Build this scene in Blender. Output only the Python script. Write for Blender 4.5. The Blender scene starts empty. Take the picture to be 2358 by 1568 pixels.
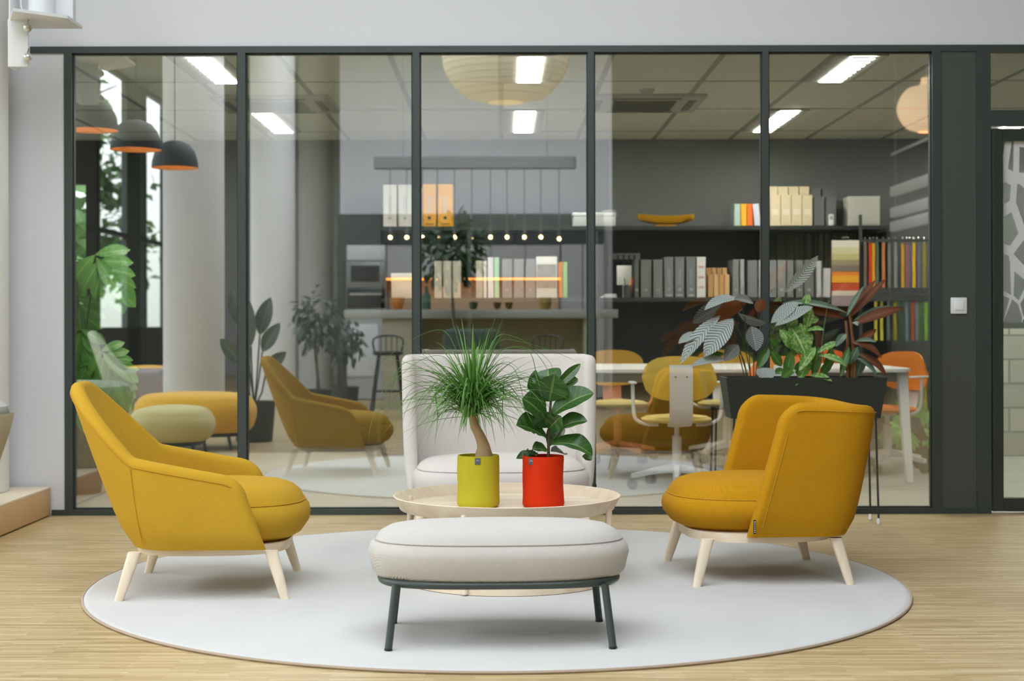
import bpy, bmesh, math, random
from mathutils import Vector, Matrix, noise
random.seed(7)
PI = math.pi
SC = bpy.context.scene
COL = SC.collection
# ------------------------------------------------------------------ camera
F = 3500.0                      # focal length in pixels of the 2358 wide frame
CAMZ = 1.05; VX = 1155.0; VY = 745.0
cam_d = bpy.data.cameras.new('camera')
cam_d.sensor_width = 36.0
cam_d.lens = F / 2358 * 36.0
cam_d.shift_x = (1179 - VX) / 2358
cam_d.shift_y = -(784 - VY) / 2358
cam_d.clip_start = 0.05; cam_d.clip_end = 300
cam_d.dof.use_dof = True
cam_d.dof.focus_distance = 5.9
cam_d.dof.aperture_fstop = 3.4
cam = bpy.data.objects.new('camera', cam_d)
COL.objects.link(cam)
cam.location = (0, 0, CAMZ)
cam.rotation_euler = (PI / 2, math.radians(0.12), 0)
SC.camera = cam
# ------------------------------------------------------------------ world, exposure
w = bpy.data.worlds.new('overcast_sky'); SC.world = w
w.use_nodes = True
nt = w.node_tree; nt.nodes.clear()
wo = nt.nodes.new('ShaderNodeOutputWorld'); bg = nt.nodes.new('ShaderNodeBackground')
tc = nt.nodes.new('ShaderNodeTexCoord'); sp = nt.nodes.new('ShaderNodeSeparateXYZ')
cr = nt.nodes.new('ShaderNodeValToRGB')
cr.color_ramp.elements[0].position = 0.0; cr.color_ramp.elements[0].color = (0.30, 0.33, 0.30, 1)
cr.color_ramp.elements[1].position = 0.35; cr.color_ramp.elements[1].color = (0.88, 0.93, 1.02, 1)
nt.links.new(tc.outputs['Generated'], sp.inputs[0]); nt.links.new(sp.outputs['Z'], cr.inputs[0])
nt.links.new(cr.outputs[0], bg.inputs[0]); bg.inputs[1].default_value = 5.6
nt.links.new(bg.outputs[0], wo.inputs[0])
vs = SC.view_settings
vs.view_transform = 'Standard'; vs.look = 'None'; vs.gamma = 1.0; vs.use_curve_mapping = False
vs.exposure = 0.16
try:
    SC.cycles.use_denoising = True
    SC.cycles.max_bounces = 10; SC.cycles.transparent_max_bounces = 12
    SC.cycles.diffuse_bounces = 5; SC.cycles.glossy_bounces = 5; SC.cycles.transmission_bounces = 6
    SC.cycles.sample_clamp_indirect = 6.0
    SC.cycles.caustics_reflective = False; SC.cycles.caustics_refractive = False
except Exception: pass

def area_light(name, loc, rot, sx, sy, power=0, color=(1, 1, 1), portal=False):
    d = bpy.data.lights.new(name, 'AREA'); d.shape = 'RECTANGLE'; d.size = sx; d.size_y = sy
    d.energy = power; d.color = color
    if portal: d.cycles.is_portal = True
    o = bpy.data.objects.new(name, d); COL.objects.link(o); o.location = loc; o.rotation_euler = rot
    return o
HZ = 5.4          # hall ceiling height
GY = 8.35         # glass partition plane
# daylight openings (portals only guide the sampling of the sky, they emit nothing themselves)
area_light('facade_portal', (-6.62, 1.2, 2.7), (0, -PI / 2, 0), 5.0, 14.2, portal=True)
area_light('added_skylight_portal', (-0.5, 1.5, HZ + 0.12), (0, 0, 0), 5.0, 8.0, portal=True)
area_light('far_window_portal', (-3.9, 12.5, 1.35), (-PI / 2, 0, 0), 1.0, 1.7, portal=True)

def px(u, v, y):
    """a point of the place, y metres ahead, from where it was measured"""
    return Vector(((u - VX) / F * y, y, CAMZ - (v - VY) / F * y))

# ------------------------------------------------------------------ materials
def lin(c):
    return tuple(((x / 255) / 12.92 if x / 255 <= 0.04045 else ((x / 255 + 0.055) / 1.055) ** 2.4) for x in c)
_m = {}
def mat(name, rgb, rough=0.6, metal=0.0, spec=None, emit=None, bump=None, mottle=0.0, mscale=6, trans=None, sheen=0):
    """principled material; rgb in 0-255 sRGB; bump=(scale,strength,kind)"""
    if name in _m: return _m[name]
    m = bpy.data.materials.new(name); m.use_nodes = True
    t = m.node_tree; b = t.nodes['Principled BSDF']
    c = lin(rgb)
    b.inputs['Base Color'].default_value = (*c, 1); b.inputs['Roughness'].default_value = rough
    b.inputs['Metallic'].default_value = metal
    if spec is not None: b.inputs['Specular IOR Level'].default_value = spec
    if sheen: b.inputs['Sheen Weight'].default_value = sheen; b.inputs['Sheen Roughness'].default_value = 0.6
    if emit:
        b.inputs['Emission Color'].default_value = (*lin(emit[0]), 1); b.inputs['Emission Strength'].default_value = emit[1]
    co = t.nodes.new('ShaderNodeTexCoord')
    if mottle:
        n = t.nodes.new('ShaderNodeTexNoise'); n.inputs['Scale'].default_value = mscale; n.inputs['Detail'].default_value = 5
        r = t.nodes.new('ShaderNodeMapRange'); r.inputs['To Min'].default_value = 1 - mottle; r.inputs['To Max'].default_value = 1 + mottle
        mx = t.nodes.new('ShaderNodeMix'); mx.data_type = 'RGBA'; mx.blend_type = 'MULTIPLY'; mx.inputs[0].default_value = 1
        mx.inputs[6].default_value = (*c, 1)
        t.links.new(co.outputs['Object'], n.inputs['Vector']); t.links.new(n.outputs['Fac'], r.inputs['Value'])
        t.links.new(r.outputs[0], mx.inputs[7]); t.links.new(mx.outputs[2], b.inputs['Base Color'])
    if bump:
        sc_, st, kind = bump
        bp = t.nodes.new('ShaderNodeBump'); bp.inputs['Strength'].default_value = st; bp.inputs['Distance'].default_value = 0.002
        if kind == 'noise':
            n2 = t.nodes.new('ShaderNodeTexNoise'); n2.inputs['Scale'].default_value = sc_; n2.inputs['Detail'].default_value = 4
            t.links.new(co.outputs['Object'], n2.inputs['Vector']); t.links.new(n2.outputs['Fac'], bp.inputs['Height'])
        else:   # woven: two crossed wave fields
            outs = []
            for k, rot in enumerate(((0.0, 0.0, 0.12), (0.1, 0.75, 0.15))):
                mp = t.nodes.new('ShaderNodeMapping'); mp.inputs['Rotation'].default_value = rot
                wv = t.nodes.new('ShaderNodeTexWave'); wv.wave_type = 'BANDS'; wv.bands_direction = 'DIAGONAL'
                wv.inputs['Scale'].default_value = sc_ * (1 if k == 0 else 1.25)
                wv.inputs['Distortion'].default_value = 0.6; wv.inputs['Detail Scale'].default_value = 3
                t.links.new(co.outputs['Object'], mp.inputs[0]); t.links.new(mp.outputs[0], wv.inputs['Vector']); outs.append(wv)
            mm = t.nodes.new('ShaderNodeMath'); mm.operation = 'MULTIPLY' if kind == 'knit' else 'ADD'
            t.links.new(outs[0].outputs['Fac'], mm.inputs[0]); t.links.new(outs[1].outputs['Fac'], mm.inputs[1])
            t.links.new(mm.outputs[0], bp.inputs['Height'])
            src = b.inputs['Base Color'].links[0].from_socket if b.inputs['Base Color'].links else None
            if src is not None and kind == 'knit':      # shade in the gaps between yarns, painted into the colour
                mr = t.nodes.new('ShaderNodeMapRange'); mr.inputs['To Min'].default_value = 0.88; mr.inputs['To Max'].default_value = 1.08
                my = t.nodes.new('ShaderNodeMix'); my.data_type = 'RGBA'; my.blend_type = 'MULTIPLY'; my.inputs[0].default_value = 1
                t.links.new(mm.outputs[0], mr.inputs['Value']); t.links.new(src, my.inputs[6]); t.links.new(mr.outputs[0], my.inputs[7]); t.links.new(my.outputs[2], b.inputs['Base Color'])
        t.links.new(bp.outputs[0], b.inputs['Normal'])
    _m[name] = m
    return m

def emission(name, rgb, strength):
    if name in _m: return _m[name]
    m = bpy.data.materials.new(name); m.use_nodes = True; t = m.node_tree; t.nodes.clear()
    e = t.nodes.new('ShaderNodeEmission'); o = t.nodes.new('ShaderNodeOutputMaterial')
    e.inputs[0].default_value = (*lin(rgb), 1); e.inputs[1].default_value = strength
    t.links.new(e.outputs[0], o.inputs[0]); _m[name] = m
    return m

def glass(name, refl, tint=(1, 1, 1), rough=0.0):
    if name in _m: return _m[name]
    m = bpy.data.materials.new(name); m.use_nodes = True; t = m.node_tree; t.nodes.clear()
    o = t.nodes.new('ShaderNodeOutputMaterial'); mx = t.nodes.new('ShaderNodeMixShader')
    tr = t.nodes.new('ShaderNodeBsdfTransparent'); gl = t.nodes.new('ShaderNodeBsdfGlossy')
    lw = t.nodes.new('ShaderNodeLayerWeight'); lw.inputs[0].default_value = 0.2
    ad = t.nodes.new('ShaderNodeMath'); ad.operation = 'MULTIPLY_ADD'; ad.inputs[1].default_value = 0.5; ad.inputs[2].default_value = refl
    ad.use_clamp = True
    tr.inputs[0].default_value = (*tint, 1); gl.inputs[0].default_value = (1, 1, 1, 1); gl.inputs['Roughness'].default_value = rough
    t.links.new(lw.outputs['Facing'], ad.inputs[0]) if False else None
    pw = t.nodes.new('ShaderNodeMath'); pw.operation = 'POWER'; pw.inputs[1].default_value = 4
    t.links.new(lw.outputs['Facing'], pw.inputs[0]); t.links.new(pw.outputs[0], ad.inputs[0])
    t.links.new(ad.outputs[0], mx.inputs[0]); t.links.new(tr.outputs[0], mx.inputs[1]); t.links.new(gl.outputs[0], mx.inputs[2])
    t.links.new(mx.outputs[0], o.inputs[0]); _m[name] = m
    return m

def wood(name, c1, c2, scale=(1, 14, 14), rough=0.5, contrast=1.0):
    """pale timber: stretched noise grain along local X"""
    if name in _m: return _m[name]
    m = bpy.data.materials.new(name); m.use_nodes = True; t = m.node_tree; b = t.nodes['Principled BSDF']
    co = t.nodes.new('ShaderNodeTexCoord'); mp = t.nodes.new('ShaderNodeMapping'); mp.inputs['Scale'].default_value = scale
    n = t.nodes.new('ShaderNodeTexNoise'); n.inputs['Scale'].default_value = 2.2; n.inputs['Detail'].default_value = 6; n.inputs['Distortion'].default_value = 0.6
    r = t.nodes.new('ShaderNodeValToRGB'); r.color_ramp.elements[0].position = 0.3; r.color_ramp.elements[1].position = 0.7
    r.color_ramp.elements[0].color = (*lin(c1), 1); r.color_ramp.elements[1].color = (*lin(c2), 1)
    t.links.new(co.outputs['Object'], mp.inputs[0]); t.links.new(mp.outputs[0], n.inputs['Vector'])
    t.links.new(n.outputs['Fac'], r.inputs[0]); t.links.new(r.outputs[0], b.inputs['Base Color'])
    b.inputs['Roughness'].default_value = rough
    _m[name] = m
    return m

def parquet():
    """industrial parquet: narrow strips on edge running along X"""
    m = bpy.data.materials.new('industrial_parquet'); m.use_nodes = True; t = m.node_tree; b = t.nodes['Principled BSDF']
    co = t.nodes.new('ShaderNodeTexCoord')
    def brick(wd, h, c1, c2, mortar, ms, off, loc):
        mp = t.nodes.new('ShaderNodeMapping'); mp.inputs['Location'].default_value = loc
        k = t.nodes.new('ShaderNodeTexBrick'); k.offset = off; k.offset_frequency = 3; k.squash = 1.0
        k.inputs['Scale'].default_value = 1.0; k.inputs['Brick Width'].default_value = wd; k.inputs['Row Height'].default_value = h
        k.inputs['Mortar Size'].default_value = ms; k.inputs['Mortar Smooth'].default_value = 0.3; k.inputs['Bias'].default_value = 0.0
        k.inputs['Color1'].default_value = (*lin(c1), 1); k.inputs['Color2'].default_value = (*lin(c2), 1); k.inputs['Mortar'].default_value = (*lin(mortar), 1)
        t.links.new(co.outputs['Object'], mp.inputs[0]); t.links.new(mp.outputs[0], k.inputs['Vector'])
        return k
    k1 = brick(0.23, 0.0095, (208, 187, 146), (180, 155, 109), (160, 136, 95), 0.0004, 0.37, (0, 0, 0))
    k2 = brick(0.31, 0.019, (255, 255, 255), (214, 206, 186), (228, 222, 206), 0.0, 0.61, (3.3, 0.004, 0))
    mx = t.nodes.new('ShaderNodeMix'); mx.data_type = 'RGBA'; mx.blend_type = 'MULTIPLY'; mx.inputs[0].default_value = 0.8
    t.links.new(k1.outputs[0], mx.inputs[6]); t.links.new(k2.outputs[0], mx.inputs[7])
    n = t.nodes.new('ShaderNodeTexNoise'); n.inputs['Scale'].default_value = 1.0; n.inputs['Detail'].default_value = 3
    mpn = t.nodes.new('ShaderNodeMapping'); mpn.inputs['Scale'].default_value = (5, 95, 1)
    t.links.new(co.outputs['Object'], mpn.inputs[0]); t.links.new(mpn.outputs[0], n.inputs['Vector'])
    r = t.nodes.new('ShaderNodeValToRGB'); r.color_ramp.elements[0].position = 0.66; r.color_ramp.elements[1].position = 0.72
    r.color_ramp.elements[0].color = (0, 0, 0, 1); r.color_ramp.elements[1].color = (1, 1, 1, 1)
    t.links.new(n.outputs['Fac'], r.inputs[0])
    mx2 = t.nodes.new('ShaderNodeMix'); mx2.data_type = 'RGBA'; mx2.inputs[7].default_value = (*lin((240, 226, 190)), 1)
    ms = t.nodes.new('ShaderNodeMath'); ms.operation = 'MULTIPLY'; ms.inputs[1].default_value = 0.6
    t.links.new(r.outputs[0], ms.inputs[0]); t.links.new(ms.outputs[0], mx2.inputs[0]); t.links.new(mx.outputs[2], mx2.inputs[6])
    t.links.new(mx2.outputs[2], b.inputs['Base Color'])
    b.inputs['Roughness'].default_value = 0.42; b.inputs['Specular IOR Level'].default_value = 0.6
    bp = t.nodes.new('ShaderNodeBump'); bp.inputs['Strength'].default_value = 0.08; bp.inputs['Distance'].default_value = 0.001
    t.links.new(k1.outputs['Fac'], bp.inputs['Height']); t.links.new(bp.outputs[0], b.inputs['Normal'])
    return m

def leaf_mat(name, body, edge, vein, stripe=0, back=None, rough=0.4, speckle=0):
    """leaf material driven by the leaf's own UV (u across, v along)"""
    if name in _m: return _m[name]
    m = bpy.data.materials.new(name); m.use_nodes = True; t = m.node_tree; b = t.nodes['Principled BSDF']
    uv = t.nodes.new('ShaderNodeUVMap'); s = t.nodes.new('ShaderNodeSeparateXYZ'); t.links.new(uv.outputs[0], s.inputs[0])
    def M(op, a, bb=None, clamp=False):
        n = t.nodes.new('ShaderNodeMath'); n.operation = op; n.use_clamp = clamp
        for i, x in enumerate((a, bb)):
            if x is None: continue
            if isinstance(x, (int, float)): n.inputs[i].default_value = x
            else: t.links.new(x, n.inputs[i])
        return n.outputs[0]
    du = M('ABSOLUTE', M('SUBTRACT', s.outputs[0], 0.5))
    d = M('MULTIPLY', du, 2.0)
    def mixc(f, a, c):
        n = t.nodes.new('ShaderNodeMix'); n.data_type = 'RGBA'
        if hasattr(f, 'links') or not isinstance(f, (int, float)): t.links.new(f, n.inputs[0])
        else: n.inputs[0].default_value = f
        for i, x in ((6, a), (7, c)):
            if isinstance(x, tuple): n.inputs[i].default_value = (*lin(x), 1)
            else: t.links.new(x, n.inputs[i])
        return n.outputs[2]
    # side veins rise from the midrib towards the tip
    ph = M('SUBTRACT', s.outputs[1], M('MULTIPLY', d, 0.16))
    sn = M('SINE', M('MULTIPLY', ph, (stripe if stripe else 9) * 2 * PI))
    if stripe:
        st = M('GREATER_THAN', sn, 0.42)
        col = mixc(st, body, edge)
    else:
        st = M('MULTIPLY', M('GREATER_THAN', sn, 0.965), 0.55)
        col = mixc(M('POWER', d, 3.0), body, edge)
        col = mixc(st, col, vein)
    if speckle:
        tc_ = t.nodes.new('ShaderNodeTexCoord'); n = t.nodes.new('ShaderNodeTexNoise'); n.inputs['Scale'].default_value = 55; n.inputs['Detail'].default_value = 3
        t.links.new(tc_.outputs['Object'], n.inputs['Vector'])
        f = M('MULTIPLY', M('GREATER_THAN', n.outputs['Fac'], 0.54), speckle)
        col = mixc(f, col, vein)
    col = mixc(M('LESS_THAN', d, 0.07), col, vein)
    if back:
        g = t.nodes.new('ShaderNodeNewGeometry')
        col = mixc(g.outputs['Backfacing'], col, back)
    t.links.new(col, b.inputs['Base Color']); b.inputs['Roughness'].default_value = rough
    tl = t.nodes.new('ShaderNodeBsdfTranslucent'); t.links.new(col, tl.inputs[0])
    mx = t.nodes.new('ShaderNodeMixShader'); mx.inputs[0].default_value = 0.22
    o = t.nodes['Material Output']
    t.links.new(b.outputs[0], mx.inputs[1]); t.links.new(tl.outputs[0], mx.inputs[2]); t.links.new(mx.outputs[0], o.inputs[0])
    _m[name] = m
    return m
# ------------------------------------------------------------------ geometry helpers
def BM():
    b = bmesh.new(); b.loops.layers.uv.new('UVMap'); return b


def obj(name, bm, m, parent=None, smooth=True, loc=(0, 0, 0), rot=(0, 0, 0), recalc=True, sharp=40):
    if recalc: bmesh.ops.recalc_face_normals(bm, faces=bm.faces[:])
    me = bpy.data.meshes.new(name); bm.to_mesh(me); bm.free()
    for mm in (m if isinstance(m, (list, tuple)) else [m]): me.materials.append(mm)
    if smooth:
        me.polygons.foreach_set('use_smooth', [True] * len(me.polygons))
        try: me.set_sharp_from_angle(angle=math.radians(sharp))
        except Exception: pass
    o = bpy.data.objects.new(name, me); COL.objects.link(o)
    o.location = loc; o.rotation_euler = rot
    if parent is not None: o.parent = parent
    return o

def tag(o, label=None, cat=None, group=None, kind=None):
    if label: o['label'] = label
    if cat: o['category'] = cat
    if group: o['group'] = group
    if kind: o['kind'] = kind
    return o

def thing(name, label, cat, loc=(0, 0, 0), rz=0.0, group=None):
    o = bpy.data.objects.new(name, None); COL.objects.link(o); o.empty_display_size = 0.1
    o.location = loc; o.rotation_euler = (0, 0, rz)
    return tag(o, label, cat, group)

def copy_tree(o, parent=None):
    c = o.copy(); COL.objects.link(c)
    if parent is not None: c.parent = parent
    for ch in list(o.children): copy_tree(ch, c)
    return c

def box(bm, c, s, bev=0.0, rot=None, seg=2, mi=0):
    r = bmesh.ops.create_cube(bm, size=1.0)
    vs_ = r['verts']
    for v in vs_: v.co = Vector((v.co.x * s[0], v.co.y * s[1], v.co.z * s[2]))
    if bev > 0:
        es = list({e for v in vs_ for e in v.link_edges})
        rr = bmesh.ops.bevel(bm, geom=es, offset=min(bev, min(s) * 0.49), segments=seg, profile=0.5, affect='EDGES')
        vs_ = list({v for v in rr['verts']} | {v for v in vs_ if v.is_valid})
    if rot is not None:
        R = Matrix.Rotation(rot[2], 3, 'Z') @ Matrix.Rotation(rot[1], 3, 'Y') @ Matrix.Rotation(rot[0], 3, 'X')
        for v in vs_: v.co = R @ v.co
    for v in vs_: v.co += Vector(c)
    if mi:
        for f in {f for v in vs_ for f in v.link_faces}: f.material_index = mi
    return vs_

def grid(bm, rows, close_u=False, close_v=False, cap0=False, cap1=False, mi=0):
    """rows[i][j] points -> surface"""
    V = [[bm.verts.new(p) for p in r] for r in rows]
    n, k = len(V), len(V[0]); fs = []
    for i in range(n if close_v else n - 1):
        for j in range(k if close_u else k - 1):
            a, b, c, d = V[i][j], V[i][(j + 1) % k], V[(i + 1) % n][(j + 1) % k], V[(i + 1) % n][j]
            try: f = bm.faces.new((a, b, c, d)); f.material_index = mi; fs.append(f)
            except ValueError: pass
    if cap0: f = bm.faces.new(V[0]); f.material_index = mi
    if cap1: f = bm.faces.new(V[-1]); f.material_index = mi
    return V

def lathe(bm, prof, seg=32, c=(0, 0, 0), cap0=True, cap1=True, mi=0):
    rows = [[(c[0] + r * math.cos(2 * PI * j / seg), c[1] + r * math.sin(2 * PI * j / seg), c[2] + z) for j in range(seg)] for r, z in prof]
    return grid(bm, rows, close_u=True, cap0=cap0, cap1=cap1, mi=mi)

def tube(bm, pts, rad, seg=10, cap=True, mi=0, closed=False):
    pts = [Vector(p) for p in pts]; n = len(pts); rows = []; up = None
    for i, p in enumerate(pts):
        if closed: t = (pts[(i + 1) % n] - pts[i - 1]).normalized()
        else: t = (pts[min(i + 1, n - 1)] - pts[max(i - 1, 0)]).normalized()
        if up is None:
            up = Vector((0, 0, 1)) if abs(t.z) < 0.9 else Vector((1, 0, 0))
        s_ = t.cross(up).normalized(); up = s_.cross(t).normalized()
        r = rad[i] if isinstance(rad, (list, tuple)) else rad
        rows.append([p + (s_ * math.cos(2 * PI * j / seg) + up * math.sin(2 * PI * j / seg)) * r for j in range(seg)])
    return grid(bm, rows, close_u=True, close_v=closed, cap0=cap and not closed, cap1=cap and not closed, mi=mi)

def smooth_path(P, n=6):
    P = [Vector(p) for p in P]; out = []
    for i in range(len(P) - 1):
        p0 = P[max(i - 1, 0)]; p1 = P[i]; p2 = P[i + 1]; p3 = P[min(i + 2, len(P) - 1)]
        for k in range(n):
            t = k / n
            out.append(0.5 * ((2 * p1) + (p2 - p0) * t + (2 * p0 - 5 * p1 + 4 * p2 - p3) * t * t + (3 * p1 - p0 - 3 * p2 + p3) * t ** 3))
    out.append(P[-1]); return out

def superell(a, b, n, k):
    out = []
    for j in range(k):
        th = 2 * PI * j / k; c, s_ = math.cos(th), math.sin(th)
        out.append((a * math.copysign(abs(c) ** (2 / n), c), b * math.copysign(abs(s_) ** (2 / n), s_)))
    return out

def cushion(bm, a, b, z0, z1, zs, n=2.6, k=72, crown=0.02, bulge=0.02, lower_in=0.05, cx=0, cy=0):
    """upholstered pad: seam line at zs (widest just below), crowned top, tucked underside"""
    rows = []
    prof = [(-lower_in - 0.04, z0 + 0.0), (-lower_in, z0 + 0.004), (-lower_in * 0.45, z0 + (zs - z0) * 0.18), (-0.006, z0 + (zs - z0) * 0.45), (0.0, z0 + (zs - z0) * 0.66), (-0.006, z0 + (zs - z0) * 0.86), (-0.020, zs - 0.004), (-0.0235, zs), (-0.0265, zs + 0.005), (-0.04, zs + (z1 - zs) * 0.45), (-0.07, zs + (z1 - zs) * 0.80), (-0.115, z1 - 0.0)]
    for off, z in prof:
        rows.append([(cx + x, cy + y, z) for x, y in superell(a + off, b + off, n, k)])
    for f in (0.7, 0.4, 0.15):
        rows.append([(cx + x, cy + y, z1 + crown * (1 - f * f)) for x, y in superell((a - .115) * f, (b - .115) * f, n, k)])
    grid(bm, rows, close_u=True, cap0=True, cap1=True)

def seam_loop(bm, a, b, z, n=2.6, k=72, r=0.0022, cx=0, cy=0, off=-0.0225):
    tube(bm, [(cx + x, cy + y, z) for x, y in superell(a + off, b + off, n, k)], r, seg=6, closed=True)

def leaf(bm, p0, p1, width, sag=0.0, up=(0, 0, 1), fold=0.15, n=10, peak=0.45, mi=0, tipw=0.02, mid=None, wave=0.0, curl=0.0):
    """blade from p0 to p1 bowed by sag along `up`; fold lifts the two halves"""
    p0 = Vector(p0); p1 = Vector(p1); up = Vector(up).normalized()
    L = (p1 - p0).length
    m_ = Vector(mid) if mid is not None else (p0 + p1) / 2 + up * sag * L
    uvl = bm.loops.layers.uv.active
    rows = []; uvs = []
    for i in range(n + 1):
        t = i / n
        p = p0 * (1 - t) ** 2 + m_ * 2 * t * (1 - t) + p1 * t * t
        tg = ((m_ - p0) * (1 - t) + (p1 - m_) * t)
        tg = tg.normalized() if tg.length > 1e-6 else (p1 - p0).normalized()
        s_ = tg.cross(up)
        if s_.length < 1e-3: s_ = tg.cross(Vector((1, 0, 0)))
        s_.normalize(); nn = s_.cross(tg).normalized()
        if t < peak: wd = math.sin(t / peak * PI / 2) ** 0.8
        else: wd = math.cos((t - peak) / (1 - peak) * PI / 2) ** 0.75
        wd = max(wd, tipw) * width / 2
        row = []; ur = []
        for k, a in enumerate((-1, -0.55, 0, 0.55, 1)):
            h = abs(a) * fold * wd * 2 - curl * (a * a) * wd + wave * wd * math.sin(t * 17 + a * 2) * abs(a)
            row.append(p + s_ * a * wd + nn * h); ur.append((0.5 + a * 0.5, t))
        rows.append(row); uvs.append(ur)
    V = [[bm.verts.new(p) for p in r] for r in rows]
    for i in range(n):
        for j in range(4):
            f = bm.faces.new((V[i][j], V[i][j + 1], V[i + 1][j + 1], V[i + 1][j])); f.material_index = mi
            for lp, (a, b) in zip(f.loops, ((i, j), (i, j + 1), (i + 1, j + 1), (i + 1, j))):
                lp[uvl].uv = uvs[a][b]

# ------------------------------------------------------------------ shared materials
M_wall = mat('white_plaster', (218, 220, 226), 0.85, mottle=0.02, mscale=1.5)
M_wallgrey = mat('grey_wall_paint', (98, 102, 100), 0.8)
M_frame = mat('anthracite_frame', (58, 66, 64), 0.45)
M_panel = mat('anthracite_panel', (70, 76, 72), 0.55, mottle=0.03, mscale=3)
M_black = mat('black_lacquer', (30, 38, 34), 0.5)
M_white = mat('white_lacquer', (228, 230, 232), 0.4)
M_grey = mat('grey_lacquer', (150, 154, 156), 0.5)
M_birch = wood('soaped_ash', (240, 224, 200), (222, 200, 170), (1.2, 9, 9), 0.5)
M_birchv = wood('soaped_ash_upright', (244, 230, 210), (226, 208, 182), (9, 9, 1.2), 0.5)
M_glass = glass('partition_glass', 0.27, (0.985, 0.995, 0.985))
M_dark = mat('dark_metal', (52, 60, 58), 0.45)
M_chrome = mat('chrome', (220, 220, 220), 0.15, metal=1.0)
# ------------------------------------------------------------------ the setting
def struct(name, bm, m, parent=None, **k):
    o = obj(name, bm, m, parent, smooth=False, **k)
    if parent is None: o['kind'] = 'structure'
    return o
def sbox(name, x0, x1, y0, y1, z0, z1, m, parent=None, bev=0):
    b = BM(); box(b, ((x0 + x1) / 2, (y0 + y1) / 2, (z0 + z1) / 2), (x1 - x0, y1 - y0, z1 - z0), bev)
    return struct(name, b, m, parent)
def U(u, y=GY): return (u - VX) / F * y
def Z(v, y=GY): return CAMZ - (v - VY) / F * y

sbox('floor', -6.6, 8.0, -14.5, GY + 0.03, -0.1, 0.0, parquet())
M_carpet = mat('grey_office_carpet', (150, 150, 144), 0.95, mottle=0.12, mscale=3.5)
sbox('floor', -4.4, 8.0, GY + 0.03, 12.4, -0.1, -0.002, M_carpet)
# hall ceiling around the added skylight
M_hallceil = mat('hall_ceiling_paint', (196, 198, 198), 0.9)
b = BM()
for x0, x1, y0, y1 in ((-6.6, -3.0, -14.5, GY), (2.0, 8.0, -14.5, GY), (-3.0, 2.0, -14.5, -2.5), (-3.0, 2.0, 5.5, GY)):
    box(b, ((x0 + x1) / 2, (y0 + y1) / 2, HZ + 0.1), (x1 - x0, y1 - y0, 0.2))
struct('ceiling', b, M_hallceil)
M_clear = glass('clear_glass', 0.03, (0.97, 0.98, 0.97))
b = BM(); box(b, (-0.5, 1.5, HZ + 0.16), (5.0, 8.0, 0.012)); o = struct('window_7', b, M_clear)  # unseen skylight, added to light the seating from above
b = BM()
for x in (-3.0, -1.33, 0.33, 2.0): box(b, (x, 1.5, HZ + 0.1), (0.06, 8.0, 0.14))
for y in (-2.5, 0.17, 2.83, 5.5): box(b, (-0.5, y, HZ + 0.1), (5.0, 0.05, 0.13))
struct('added_skylight_bars', b, M_white, o)
# soffit wall over the partition, white strip of wall at its left
sbox('wall_front', -6.6, 8.0, GY + 0.012, GY + 0.16, Z(106), HZ, M_wall)
sbox('wall_front_pier', -6.6, U(148), GY + 0.012, GY + 0.16, 0, Z(106), M_wall)
sbox('wall_front_end', 3.75, 8.0, GY + 0.012, GY + 0.16, 0, Z(106), M_panel)
sbox('wall_right', 8.0, 8.15, -14.5, 12.4, 0, HZ, mat('dark_hall_paint', (84, 88, 88), 0.85))
sbox('wall_back', 1.62, 8.0, -14.65, -14.5, 0, HZ, mat('charcoal_hall_paint', (112, 116, 116), 0.85))
sbox('wall_back', -6.6, 1.62, -14.65, -14.5, 0, HZ, M_wall)
sbox('wall_kitchen', U(778, 21), U(1414, 21), -4.75, -4.55, 0, HZ, M_wall)
# glazed facade on the left of the hall
b = BM()
box(b, (-6.62, -6.9, HZ / 2), (0.1, 2.0, HZ)); box(b, (-6.62, -10.4, HZ / 2), (0.1, 1.0, HZ)); box(b, (-6.62, -13.7, HZ / 2), (0.1, 1.6, HZ)); box(b, (-6.62, -10.2, .5), (0.1, 8.6, 1.0))
struct('wall_left_solid', b, mat('slate_wall_paint', (104, 110, 112), .85))
b = BM()
ys = [-14.5 + i * (GY + 14.5) / 7 for i in range(8)]
for y in ys: box(b, (-6.6, y, HZ / 2), (0.12, 0.08, HZ))
for z in (0.04, 2.6, HZ - 0.05): box(b, (-6.6, (GY - 14.5) / 2, z), (0.09, GY + 14.5, 0.08))
wl = struct('wall_left', b, M_frame)
for i in range(7):
    b2 = BM(); box(b2, (-6.6, (ys[i] + ys[i + 1]) / 2, HZ / 2), (0.012, ys[i + 1] - ys[i] - 0.08, HZ - 0.1))
    struct('window_%d' % (8 + i), b2, M_clear)
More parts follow.
